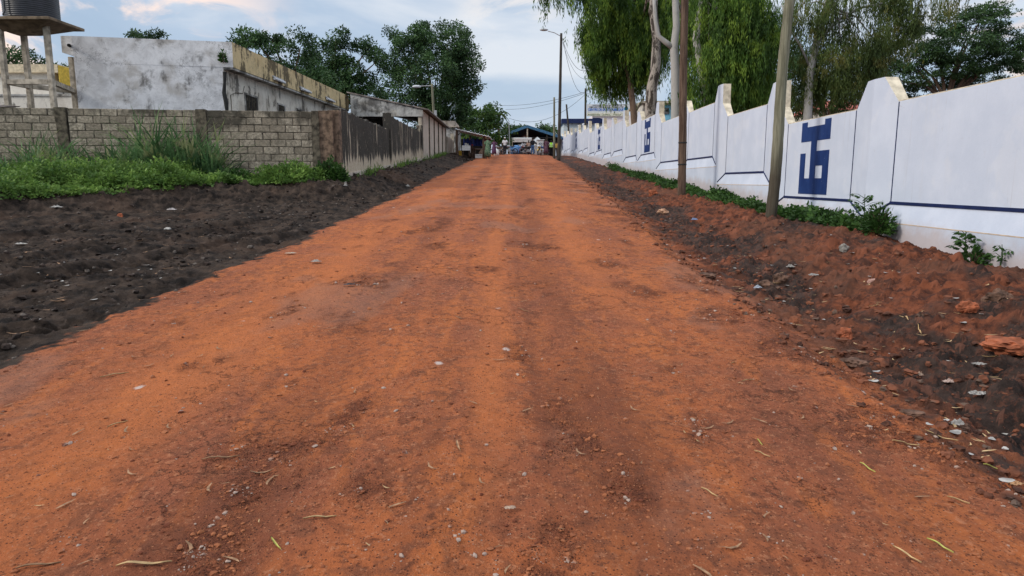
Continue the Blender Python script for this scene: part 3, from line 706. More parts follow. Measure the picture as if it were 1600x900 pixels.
# ================================================================== DARK STREAKED WALL running up the road
def streak_wall():
    root = empty('rendered_wall', (-5.55, 30, 1.7), label='black streaked rendered wall with stepped broken top along the left roadside', cat='wall')
    ox, oy, oz = root.location; rn = random.Random(5)
    segs = [(22.35, 31.3, 3.87, 'wall_panel'), (31.62, 42.3, 4.50, 'wall_panel')]
    for y0, y1, zt, nm in segs:
        n_ = 40; m_ = MB(); vs = []
        for i in range(n_+1):
            y = y0+(y1-y0)*i/n_; zt_ = zt+.03*math.sin(i*1.7)+rn.uniform(-.035, .03)
            zl = float(gy(y))-.7
            for j in range(7):
                z_ = zl+(zt_-zl)*j/6; vs.append((-5.50-ox+(.012*math.sin(i*.8+j) if 0 < j < 6 else 0), y-oy, z_-oz))
            vs.append((-5.70-ox, y-oy, zt_-oz)); vs.append((-5.70-ox, y-oy, zl-oz))
        K = 9; fs = []
        for i in range(n_):
            for j in range(K): fs.append((i*K+j, (i+1)*K+j, (i+1)*K+(j+1) % K, i*K+(j+1) % K))
        fs += [tuple(range(K)), tuple(n_*K+j for j in reversed(range(K)))]
        m_.add(vs, fs); o = m_.build(nm, M_streak, root)
        set_hag(o, fn=lambda co: co[:, 2]+oz-gy(co[:, 1]+oy)-.35)
        # thick footing
        f = MB(); f.box(-5.47-ox, -5.72-ox, y0-oy, y1-oy, float(gy(y0))-.8-oz, float(gy(y0))+.48-oz)
        f2 = MB(); za, zb_ = float(gy(y0))+.47, float(gy(y1))+.47
        f2.add([(-5.44-ox, y0-oy, za-1-oz), (-5.44-ox, y1-oy, zb_-1-oz), (-5.44-ox, y1-oy, zb_-oz), (-5.44-ox, y0-oy, za-oz), (-5.6-ox, y0-oy, za-1-oz), (-5.6-ox, y1-oy, zb_-1-oz), (-5.6-ox, y1-oy, zb_-oz), (-5.6-ox, y0-oy, za-oz)],
               [(0,1,2,3),(4,7,6,5),(0,4,5,1),(1,5,6,2),(2,6,7,3),(3,7,4,0)])
        fo = f2.build('footing', M_panel, root)
    for y0, y1, zt, mt in ((22.0, 22.33, 3.80, M_conc_red), (31.32, 31.6, 4.62, M_streak), (42.32, 42.75, 4.95, M_streak)):
        p = MB(); p.box(-5.44-ox, -5.78-ox, y0-oy, y1-oy, float(gy(y0))-.6-oz, zt-oz); o = p.build('pier', mt, root, bevel=.01)
        set_hag(o, fn=lambda co: co[:, 2]+oz-gy(co[:, 1]+oy)-.2)
    p = MB(); p.box(-6.04-ox, -5.6-ox, 21.86-oy, 22.2-oy, .7-oz, 3.77-oz); p.build('pier', M_conc_red, root, bevel=.01)
streak_wall()

# ================================================================== WHITEWASHED BUILDING with ochre parapet
def white_building():
    root = empty('flat_roofed_building', (-14, 30, 1.8), label='flat-roofed building with weathered white gable wall and mouldy ochre parapet', cat='building')
    ox, oy, oz = root.location
    xl = at(118, 120, 24.9).x; zr = at(365, 65, 26).z; zl = at(118, 56, 24.9).z
    XS = -10.6; XPp = -10.25; YB = 44.2
    def hexa(b, fc, name, mats, parent=root, mi=None):
        """b: bottom 4 pts (x,y,z) ccw, fc: top 4"""
        m_ = MB(); vs = [(x-ox, y-oy, z-oz) for x, y, z in b+fc]
        F_ = [(0,3,2,1),(4,5,6,7),(0,1,5,4),(1,2,6,5),(2,3,7,6),(3,0,4,7)]
        for i, f in enumerate(F_): m_.add(vs if i == 0 else [], [], 0)
        m_.f = F_; m_.m = mi or [0]*6
        return m_.build(name, mats, parent)
    zs = lambda y: 5.73+.0159*(y-26)
    foot = [(xl, 24.9, .5), (XS, 26, .5), (XS, YB-.3, .5), (xl-.6, YB-.3, .5)]
    hexa(foot, [(x, y, zs(y)) for x, y, _ in foot], 'wall', [M_oldwhite, M_sidewall], mi=[0,0,0,1,0,0])
    xl2 = at(92, 60, 24.8).x
    pf = [(xl, 24.9, 0), (XPp, 26+(XPp-XS)*.2, 0), (XPp, YB, 0), (xl, YB, 0)]
    def zt(x, y): return zl+(zr-zl)*(x-xl)/(XPp-xl) if y < 30 else 6.88
    hexa([(x, y, zs(y)) for x, y, _ in pf], [(x, y, zt(x, y)) for x, y, _ in pf], 'parapet', [M_oldwhite, M_ochre, M_conc_dark], mi=[2,0,0,1,0,0])
    hexa([(xl2, 24.9, 6.05), (xl-.003, 24.9, 5.95), (xl-.003, 27.5, 6.0), (xl2, 27.5, 6.0)], [(xl2, 24.9, zl), (xl-.003, 24.9, zl), (xl-.003, 27.5, zl), (xl2, 27.5, zl)], 'gutter_box', [M_oldwhite])
    # uneven black strip up the front corner and slab edge under the parapet
    s_ = MB(); s_.box(XS+.002-ox, XPp-.03-ox, 26.1-oy, YB-oy, 5.60-oz, 5.65-oz)
    m_ = MB(); m_.add([(XS-ox+.001, 26.05-oy, 5.65-oz), (XPp-.02-ox, 26.05-oy, 5.65-oz), (XPp-.02-ox, YB-oy, zs(YB)-.08-oz), (XS-ox+.001, YB-oy, zs(YB)-.08-oz),
           (XS-ox+.001, 26.05-oy, 5.725-oz), (XPp-.02-ox, 26.05-oy, 5.725-oz), (XPp-.02-ox, YB-oy, zs(YB)-.005-oz), (XS-ox+.001, YB-oy, zs(YB)-.005-oz)],
           [(0,3,2,1),(4,5,6,7),(0,1,5,4),(1,2,6,5),(2,3,7,6),(3,0,4,7)]); m_.build('roof_slab', M_grey, root)
    cs = MB(); cs.tube([(XS+.01-ox+.04*math.sin(i*1.9), 26.02-oy, 1.5+i*.37-oz) for i in range(12)], [.05+.035*math.sin(i*2.2)**2 for i in range(12)], 6); cs.build('corner_strip', plain('black_strip', (.03, .03, .028), .95), root)
    for (ya, yb, za, zb_) in ((27.95, 29.2, 3.6, 5.0), (31.8, 32.7, 4.70, 5.03), (34.5, 35.3, 4.75, 5.09)):
        fr = MB()
        for y_a, y_b, z_a, z_b in ((ya-.07, ya, za, zb_), (yb, yb+.07, za, zb_), (ya-.07, yb+.07, zb_, zb_+.07), (ya-.07, yb+.07, za-.07, za)):
            fr.box(XS-ox-.02, XS-ox+.035, y_a-oy, y_b-oy, z_a-oz, z_b-oz)
        fo = fr.build('window', M_grey, root)
        p = MB(); p.box(XS-ox-.01, XS-ox+.006, ya-oy, yb-oy, za-oz, zb_-oz); p.build('pane', M_dark, fo)
        b = MB(); nb = max(3, int((yb-ya)/.16))
        for i in range(1, nb): y_ = ya+(yb-ya)*i/nb; b.box(XS-ox+.008, XS-ox+.03, y_-oy-.012, y_-oy+.012, za-oz, zb_-oz)
        b.build('grille', M_conc_dark, fo)
    for ya, yb in ((30.2, 31.6), (34.0, 35.6), (38.6, 40.3)):
        z_ = zs(ya)+.14
        t = MB(); t.box(XPp+.002-ox, XPp+.07-ox, ya-oy, yb-oy, z_+.06-oz, z_+.12-oz); h_ = t.build('tube_light', M_metal, root)
        t = MB(); t.tube([(XPp+.10-ox, ya+.03-oy, z_-oz), (XPp+.10-ox, yb-.03-oy, z_+.01-oz)], .055, 10); t.build('tube', M_lamp, h_)
    dp = MB(); p0 = at(105, 70, 24.8); dp.tube([(p0.x-ox, 24.98-oy, p0.z-oz), (p0.x+.1-ox, 24.72-oy, p0.z-.03-oz)], .055, 12); dp.build('drain_spout', M_dark, root)
    cd = MB(); cd.tube([(XS+.02-ox, 26.5-oy, 3-oz), (XS+.02-ox, 26.5-oy, 4.8-oz), (XS+.02-ox, 27-oy, 4.95-oz), (XS+.02-ox, 27.7-oy, 5.0-oz), (XS+.02-ox, 27.9-oy, 5.3-oz)], .012, 5); cd.build('conduit', M_conc_dark, root)
white_building()

# ================================================================== WATER TOWER
def water_tower():
    root = empty('water_tower_stand', (-16.1, 23.4, 1.5), label='raw concrete stand of four legs and a slab holding the black tank', cat='tower')
    ox, oy, oz = root.location
    legs = {}
    for nm, px, Y in (('a', 8, 22.8), ('b', 80, 22.8), ('c', 44, 23.8), ('d', 114, 25.1)):
        p = at(px, 120, Y); legs[nm] = (p.x, Y)
        m_ = MB(); m_.box(p.x-.078-ox, p.x+.078-ox, Y-.078-oy, Y+.078-oy, -.5, (6.555 if nm != 'd' else 5.93)-oz); m_.build('leg', M_conc, root, bevel=.012)
    m_ = MB(); zc = at(60, 128, 22.8).z-oz
    A, B, C_, D = legs['a'], legs['b'], legs['c'], legs['d']
    def beam(p, q, z, h=.16, w_=.10, nm='brace'):
        a_ = Vector((p[0]-ox, p[1]-oy, z)); b_ = Vector((q[0]-ox, q[1]-oy, z)); t = (b_-a_).normalized(); n_ = Vector((-t.y, t.x, 0))*w_
        a_ = a_+t*.085; b_ = b_-t*.085
        k = MB(); k.add([a_-n_-Vector((0,0,h/2)), a_+n_-Vector((0,0,h/2)), b_+n_-Vector((0,0,h/2)), b_-n_-Vector((0,0,h/2)), a_-n_+Vector((0,0,h/2)), a_+n_+Vector((0,0,h/2)), b_+n_+Vector((0,0,h/2)), b_-n_+Vector((0,0,h/2))],
                       [(0,3,2,1),(4,5,6,7),(0,1,5,4),(1,2,6,5),(2,3,7,6),(3,0,4,7)]); k.build(nm, M_conc, root)
    for p, q in ((A, B), (C_, D), (A, C_), (B, D)): beam(p, q, zc, .15, .07)
    x0, x1, y0, y1 = A[0]-.75, -14.35, 22.2, 24.0
    s_ = MB(); s_.add([(x0-ox, y0-oy, 6.56-oz), (x1-ox, y0-oy, 6.56-oz), (x1-ox, y1-oy, 6.56-oz), (x0-ox, y1-oy, 6.56-oz), (x0-ox, y0-oy, 6.65-oz), (x1-ox, y0-oy, 6.65-oz), (x1-ox, y1-oy, 6.65-oz), (x0-ox, y1-oy, 6.65-oz)],
             [(0,3,2,1),(4,5,6,7),(0,1,5,4),(1,2,6,5),(2,3,7,6),(3,0,4,7)]); s_.build('slab', M_slab, root, bevel=.01)
    hx = (x0+x1)/2; hy = (y0+y1)/2
    h_ = MB(); h_.add([(x0+.3-ox, y0+.2-oy, 6.557-oz), (x1-.2-ox, y0+.2-oy, 6.557-oz), (x1-.2-ox, y1-.1-oy, 6.557-oz), (x0+.3-ox, y1-.1-oy, 6.557-oz), (hx-.35-ox, hy-.2-oy, 6.28-oz), (hx+.35-ox, hy-.2-oy, 6.28-oz), (hx+.35-ox, hy+.2-oy, 6.28-oz), (hx-.35-ox, hy+.2-oy, 6.28-oz)],
             [(0,1,2,3),(4,7,6,5),(0,4,5,1),(1,5,6,2),(2,6,7,3),(3,7,4,0)]); h_.build('slab_rib', M_slab, root)
    c = at(50, 20, 23.3)
    t = MB(); pr = []; z = 0; rr = .77
    pr.append((rr-.03, 0))
    for i in range(26):
        z = .04+i*.062; pr += [(rr, z), (rr+.012, z+.02), (rr, z+.042)]
    pr += [(rr-.02, 1.7), (rr*.75, 1.9), (.28, 2.0), (.28, 2.08), (.0+.05, 2.1)]
    t.lathe(pr, n=40); o = t.build('water_tank', M_black, None, True, label='black ribbed plastic water tank on the concrete stand', cat='water tank'); o.location = (at(50, 28, 23.1).x, 23.12, 6.652)
    f = MB(); f.tube([(-.3, -.79, 1.8), (-.3, -.80, .2), (-.3, -.9, .05)], .025, 8); f.build('pipe', M_black, o)
water_tower()

# ================================================================== generic box building for the background
def boxb(root, name, x0, x1, y0, y1, z0, z1, mat):
    o = root.location; m_ = MB(); m_.box(x0-o.x, x1-o.x, y0-o.y, y1-o.y, z0-o.z, z1-o.z); return m_.build(name, mat, root)

def far_left():
    a = at(0, 97, 40); b = at(92, 113, 40)
    root = empty('cream_building', (a.x, 42, 2.4), label='cream building with yellow end band behind the concrete water stand', cat='building')
    x1 = b.x; z1 = 8.1
    boxb(root, 'wall', x1-14, x1-.4, 40.2, 50, 2, z1-.45, M_sidewall)
    boxb(root, 'parapet', x1-14.4, x1, 39.9, 50.4, z1-.45, z1, plain('cream_band', (.60, .50, .34), .85))
    boxb(root, 'end_band', x1+.003, x1+.05, 39.95, 50.3, z1-1.05, z1-.05, plain('yellow_band', (.62, .42, .06), .8))
    boxb(root, 'canopy', x1-14, x1-.1, 38.6, 40.19, 5.9, 6.1, M_sidewall)
    for i in range(3): boxb(root, 'window', x1-3.2-i*4, x1-1.9-i*4, 40.14, 40.198, 4.2, 5.6, M_dark)
    r2 = empty('boundary_wall', (-22, 29.5, 2), label='mouldy cream boundary wall glimpsed under the water stand', cat='wall')
    a = at(-10, 150, 29); b = at(116, 151, 29)
    boxb(r2, 'wall', a.x-3, b.x+.2, 29, 29.2, 1, a.z, M_sidewall); boxb(r2, 'coping', a.x-3, b.x+.2, 28.95, 29.25, a.z+.001, a.z+.07, M_grey)
    m_ = MB(); n_ = 40
    for i in range(n_):
        x = -17.6+i*.045; zz = 3.82+.02*math.sin(i*1.6); x2 = x+.045; z2 = 3.82+.02*math.sin((i+1)*1.6); d = .13*(i/n_)
        d2 = .13*((i+1)/n_)
        m_.add([(x, 21.2, zz-d+.1), (x2, 21.2, z2-d2+.1), (x2, 22.6, z2-d2+.28), (x, 22.6, zz-d+.28), (x, 21.2, zz-d+.092), (x2, 21.2, z2-d2+.092), (x2, 22.6, z2-d2+.272), (x, 22.6, zz-d+.272)],
               [(0,1,2,3),(4,7,6,5),(0,4,5,1),(1,5,6,2),(2,6,7,3),(3,7,4,0)])
    tag(m_.build('lean_to_roof', M_rust), 'dark corrugated lean-to roof edge over the block wall at the far left', 'roof')
far_left()

def open_shed():
    root = empty('open_shed', (-7.8, 44, 2.6), label='open shed with sloping grey concrete fascia and pale panelled side wall', cat='shed')
    ox, oy, oz = root.location
    XL, XR_ = at(549, 165, 43.5).x, -5.5; zl = at(549, 147, 43.5).z; zr = at(664, 172, 43.5).z; zb_ = at(600, 182, 43.5).z
    m_ = MB(); m_.prism([(XL-ox, zb_-oz), (XR_-ox, zb_-oz), (XR_-ox, zr-oz), (XL-ox, zl-oz)], 'y', 43.3-oy, 43.5-oy); m_.build('fascia', M_grey, root)
    s_ = MB(); s_.box(XL-.02-ox, XR_+.02-ox, 43.24-oy, 43.297-oy, zb_-.02-oz, zb_+.22-oz); s_.build('beam', M_grey, root)
    r_ = MB(); Y0, Y1 = 43.22, 58.4; r_.add([(XL-.2-ox, Y0-oy, zl+.05-oz), (XR_+.35-ox, Y0-oy, zr-.03-oz), (XR_+.35-ox, Y1-oy, zr-.03-oz), (XL-.2-ox, Y1-oy, zl+.05-oz),
              (XL-.2-ox, Y0-oy, zl+.12-oz), (XR_+.35-ox, Y0-oy, zr+.05-oz), (XR_+.35-ox, Y1-oy, zr+.05-oz), (XL-.2-ox, Y1-oy, zl+.12-oz)],
              [(0,3,2,1),(4,5,6,7),(0,1,5,4),(1,2,6,5),(2,3,7,6),(3,0,4,7)]); r_.build('roof', M_rust, root)
    for i in range(5):
        y0 = 43.55+i*2.86; y1 = y0+2.86; g0 = float(gy(y0))
        o = boxb(root, 'side_panel', XR_-.16, XR_-.02+.006*(i % 2), y0+.07, y1-.05, g0-.4, zr-.05, M_panel)
        boxb(root, 'post', XR_-.2, XR_+.05, y1-.05, y1+.07, g0-.4, zr-.05, M_conc_dark)
    boxb(root, 'back_wall', XL, XR_-.17, 58, 58.2, 2.4, zr-.05, M_grey); boxb(root, 'side_wall', XL, XL+.2, 43.51, 57.99, 2.2, zl-.1, M_grey)
    for x in (XL+.15, -7.5, XR_-.2): boxb(root, 'post', x-.1, x+.1, 43.3, 43.49, 2.2, zb_-.003, M_conc)
open_shed()

def mid_left_buildings():
    root = empty('small_gabled_building', (-6.2, 72, 4), label='small weathered building with pale stepped top behind the market stall', cat='building')
    a = at(697, 190, 70); b = at(716, 200, 70)
    boxb(root, 'wall', a.x-2.5, b.x-.2, 70, 76, 3.8, a.z-.55, M_grey)
    o = root.location; m_ = MB(); m_.prism([(a.x-2.5-o.x, a.z-.55-o.z), (b.x+.15-o.x, a.z-.55-o.z), (a.x+.9-o.x, a.z+.05-o.z), (a.x-2.5-o.x, a.z+.1-o.z)], 'y', 69.8-o.y, 76-o.y); m_.build('gable', M_panel, root)
    r2 = empty('low_wall', (-5.4, 60, 3.6), label='low stained orange wall between the panelled shed and the market stall', cat='wall')
    boxb(r2, 'wall', -5.55, -5.38, 58.5, 63.5, 3.0, at(703, 214, 59).z, M_panel); boxb(r2, 'pier', -5.6, -5.3, 63.52, 63.8, 3.2, at(708, 208, 63).z, M_conc)
mid_left_buildings()

# ================================================================== MARKET STALL (left)
def stall():
    Y0 = 58.2; root = empty('market_stall', (-3.4, Y0, gz(-3.6, Y0)), label='open timber market stall with pale sloping sheet roof on the left roadside', cat='market stall')
    ox, oy, oz = root.location
    p = lambda px, py, Y=Y0: at(px, py, Y)
    L_, Rr = p(712, 201), p(766, 213.5)
    m_ = MB(); n_ = 36
    for i in range(n_):
        t0, t1 = i/n_, (i+1)/n_
        def q(t, i_): return (L_.x+(Rr.x-L_.x)*t-ox, L_.z+(Rr.z-L_.z)*t+.03*math.sin(i_*1.9)-oz)
        (xa, za), (xb, zb_) = q(t0, i), q(t1, i+1)
        m_.add([(xa, -.4, za), (xb, -.4, zb_), (xb, 5, zb_+.1), (xa, 5, za+.1), (xa, -.4, za-.06), (xb, -.4, zb_-.06), (xb, 5, zb_+.04), (xa, 5, za+.04)],
               [(0,1,2,3),(4,7,6,5),(0,4,5,1),(1,5,6,2),(2,6,7,3),(3,7,4,0)])
    m_.build('roof', M_zinc, root)
    for px, Y in ((714, Y0), (756, Y0), (735, Y0+4.6), (713.5, Y0+4.6), (758, Y0+4.6)):
        a = p(px, 225, Y); t = (a.x-L_.x)/(Rr.x-L_.x); zt = L_.z+(Rr.z-L_.z)*min(max(t, 0), 1)-.05
        k = MB(); g0 = gz(a.x, Y)-.1; k.tube([(a.x-ox+.04, Y-oy, g0-oz), (a.x-ox-.02, Y-oy, (g0+zt)/2-oz), (a.x-ox, Y-oy, zt-oz)], [.11, .10, .10], 8); k.build('post', M_pole_br, root)
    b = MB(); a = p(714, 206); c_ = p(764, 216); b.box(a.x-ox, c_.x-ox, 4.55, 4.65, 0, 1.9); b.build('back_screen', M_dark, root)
    # things in the stall
    t = MB(); a = p(722, 229); c_ = p(734.5, 229); zt = at(728, 227.5, Y0).z; xa, xb = a.x, c_.x; g0 = gz(-4.3, Y0)
    tb = empty('stall_table', ((xa+xb)/2, Y0+.3, g0), label='small pale table with a cloth under the stall roof', cat='table')
    w_ = (xb-xa)/2; h_ = zt-g0
    t.box(-w_, w_, -.3, .3, h_-.03, h_); tt = t.build('tabletop', M_tableply, tb)
    for sx in (-1, 1):
        for sy in (-1, 1): l_ = MB(); l_.box(sx*(w_-.06)-.03, sx*(w_-.06)+.03, sy*.25-.03, sy*.25+.03, 0, h_-.031); l_.build('leg', M_pole_br, tb)
    cl = MB(); cl.box(-w_-.01, w_+.01, -.315, .315, h_+.001, h_+.012); cl.box(-w_-.01, w_+.01, -.325, -.312, h_-.4, h_+.01); cl.box(w_+.0, w_+.012, -.31, .31, h_-.55, h_+.01)
    tag(cl.build('tablecloth', M_canvas), 'greyish white cloth draped over the small stall table', 'cloth').location = tb.location
    for dx, r_, hh in ((-.05, .10, .2), (.13, .08, .15)):
        bb = MB(); bb.lathe([(r_*.8, 0), (r_, hh*.9), (r_*1.08, hh), (r_*.9, hh)], n=14); o = bb.build('tub', M_canvas, None, True, label='%s white tub on the stall table' % ('taller' if dx < 0 else 'shorter'), cat='tub'); o.location = ((xa+xb)/2+dx, Y0+.3, g0+h_+.013)
    # blue tarpaulins
    for px0, px1, py0, py1, Y, lb in ((724, 737, 217, 228, Y0+2.2, 'crumpled dark blue tarpaulin hanging left inside the market stall'), (738, 754, 218, 228, Y0+2.6, 'crumpled dark blue tarpaulin hanging right inside the market stall')):
        a = at(px0, py1, Y); b_ = at(px1, py0, Y); k = MB(); nx, nz = 16, 6; vs = []
        for i in range(nx+1):
            for j in range(nz+1):
                x = a.x+(b_.x-a.x)*i/nx; z = a.z+(b_.z-a.z)*j/nz + (.1*math.sin(i*.9) if j == nz else 0)
                vs.append((x, Y+.12*math.sin(i*1.3+j*.4), z))
        n0 = len(vs); vs += [(x, y+.05, z) for x, y, z in vs]
        W_ = nz+1; fs = []
        for i in range(nx):
            for j in range(nz):
                f = (i*W_+j, (i+1)*W_+j, (i+1)*W_+j+1, i*W_+j+1); fs += [f, tuple(q_+n0 for q_ in reversed(f))]
        k.add(vs, fs); tag(k.build('tarpaulin', M_bluetarp, None, True), lb, 'tarpaulin')
    for px, py, s_, mt, lb in ((718.5, 233, .24, plain('yellow_can', (.5, .30, .03)), 'yellow jerrycan beside the left stall post'), (748, 236, .22, M_canvas, 'pale crate of goods near the right stall post'), (752, 231, .30, M_goods, 'brown sack of goods leaning by the right stall post')):
        a = at(px, py, Y0+.5); g0 = gz(a.x, Y0+.5); k = MB()
        if 'jerrycan' in lb:
            k.box(-.15, .15, -.09, .09, 0, .36); k.box(-.09, .05, -.03, .03, .36, .42); k.box(.06, .11, -.035, .035, .36, .41); nm = 'jerrycan'
        elif 'crate' in lb:
            for z_ in (0, .12, .24): k.box(-.3, .3, -.2, -.17, z_, z_+.09); k.box(-.3, .3, .17, .2, z_, z_+.09); k.box(-.3, -.27, -.17, .17, z_, z_+.09); k.box(.27, .3, -.17, .17, z_, z_+.09)
            k.box(-.27, .27, -.17, .17, .02, .2); nm = 'crate'
        else: k.blob((0, 0, .33), (.25, .2, .36), seed=4); nm = 'sack'
        o = k.build(nm, mt, None, nm == 'sack', bevel=.01 if nm != 'sack' else 0); o.location = (a.x, Y0+.5, g0); tag(o, lb, nm)
stall()

# ================================================================== MARKET HALL
def hall():
    Y0 = 96.0; g0 = gz(3, Y0)
    root = empty('market_hall', (3, Y0, g0), label='dark open market hall with blue pitched sheet roof at the end of the road', cat='market hall')
    ox, oy, oz = root.location
    L_, A, Rr = at(794, 207.5, Y0), at(824, 196.5, Y0), at(884, 216, Y0)
    L_ = L_-Vector((ox, oy, oz)); A = A-Vector((ox, oy, oz)); Rr = Rr-Vector((ox, oy, oz)); D = 22
    m_ = MB()
    for P, Q in ((L_, A), (A, Rr)):
        n_ = 24
        for i in range(n_):
            p = P+(Q-P)*i/n_; q = P+(Q-P)*(i+1)/n_
            m_.add([(p.x, -.5, p.z), (q.x, -.5, q.z), (q.x, D, q.z), (p.x, D, p.z), (p.x, -.5, p.z-.12), (q.x, -.5, q.z-.12), (q.x, D, q.z-.12), (p.x, D, p.z-.12)],
                   [(0,1,2,3),(4,7,6,5),(0,4,5,1),(1,5,6,2),(2,6,7,3),(3,7,4,0)])
    m_.build('roof', M_blueroof, root)
    f = MB()
    for P, Q in ((L_, A), (A, Rr)):
        f.add([(P.x, -.56, P.z-.30), (Q.x, -.56, Q.z-.30), (Q.x, -.56, Q.z+.06), (P.x, -.56, P.z+.06), (P.x, -.51, P.z-.30), (Q.x, -.51, Q.z-.30), (Q.x, -.51, Q.z+.06), (P.x, -.51, P.z+.06)],
              [(0,1,2,3),(4,7,6,5),(0,4,5,1),(1,5,6,2),(2,6,7,3),(3,7,4,0)])
    f.build('bargeboard', M_blueroof, root)
    k = MB(); k.box(A.x-.1, A.x+.08, -.45, -.3, A.z-1.9, A.z-.32); k.build('king_post', M_conc, root)
    tb = MB(); tb.box(L_.x+.2, Rr.x-.2, -.4, -.25, L_.z-.75, L_.z-.62); tb.build('tie_beam', M_dark, root)
    for x in (L_.x+.25, A.x, A.x+2.7, Rr.x-.3):
        for y in (0, 7, 14, 21): p = MB(); p.box(x-.1, x+.1, y-.1, y+.1, -.3, L_.z-.14 if x < A.x+3 else Rr.z-.14); p.build('post', M_conc_dark, root)
    b = MB(); b.box(L_.x, Rr.x, D-.3, D-.1, -.4, A.z-1.0); b.build('back_wall', M_dark, root)  # near-black colour paints in the gloom of the hall interior
    b = MB(); b.box(L_.x, L_.x+.15, 1.2, D-.31, 0, L_.z-.2); b.build('side_wall', M_dark, root)  # interior gloom painted into this wall too
    # canvas awning, folded
    a, c_ = at(800, 216, 93), at(831, 222, 93)
    aw = MB(); aw.prism([(93.0, a.z), (93.12, c_.z), (93.5, c_.z+.02), (93.9, a.z+.12)], 'x', a.x, c_.x)
    awr = empty('awning', (0, 0, 0), label='off-white canvas awning slung across the front of the market hall', cat='awning'); aw.build('canvas', M_canvas, awr)
    for x in (a.x+.05, c_.x-.05): p = MB(); p.box(x-.04, x+.04, 93.2, 93.28, gz(x, 93.2)-.2, c_.z-.0); p.build('pole', M_conc, awr)
    a, c_ = at(833, 214, 90), at(850, 222, 90)
    um = empty('parasol', ((a.x+c_.x)/2-.15, 90, gz(2, 90)), label='pale cream parasol standing right of the canvas awning', cat='parasol')
    k = MB(); hh = c_.z-um.location.z; w_ = (c_.x-a.x)/2; k.lathe([(w_, hh-.12), (w_, hh), (w_*.6, hh+.32), (.04, a.z-um.location.z)], n=8); k.build('canopy', M_canvas, um)
    k = MB(); k.tube([(0, 0, 0), (0, 0, hh+.3)], .03, 6); k.build('pole', M_metal, um)
    # white kiosk board with round grey mark
    a, c_ = at(839.5, 235.5, 84), at(849.5, 219, 84); X0, X1 = a.x, c_.x
    kb = empty('kiosk', ((X0+X1)/2, 84.4, gz(3.5, 84)), label='white kiosk box with a round grey mark on its front panel', cat='kiosk')
    w_ = (X1-X0)/2; z1 = c_.z-kb.location.z; z0 = max(.15, a.z-kb.location.z)
    k = MB(); k.box(-w_, w_, -.4, .4, z0, z1); k.build('body', M_canvas, kb, bevel=.02)
    k = MB(); k.box(-w_-.1, w_+.1, -.5, .5, z1+.002, z1+.08); k.build('lid', M_canvas, kb)
    ring = MB(); zc = z0+(z1-z0)*.58
    for q in range(20):
        t0, t1 = q*math.pi/10, (q+1)*math.pi/10
        for r0, r1 in ((.17, .24), (0.02, .10)):
            ring.add([(r*math.cos(t), y, zc+r*math.sin(t)) for y in (-.412, -.401) for r, t in ((r0, t0), (r1, t0), (r1, t1), (r0, t1))],
                 [(0,1,2,3),(4,7,6,5),(0,4,5,1),(1,5,6,2),(2,6,7,3),(3,7,4,0)])
    ring.build('round_mark', plain('slate_mark', (.13, .17, .22)), kb)
    for sx in (-1, 1): k = MB(); k.box(sx*(w_-.06)-.03, sx*(w_-.06)+.03, -.35, .35, -.1, z0-.002); k.build('leg', M_metal, kb)
hall()

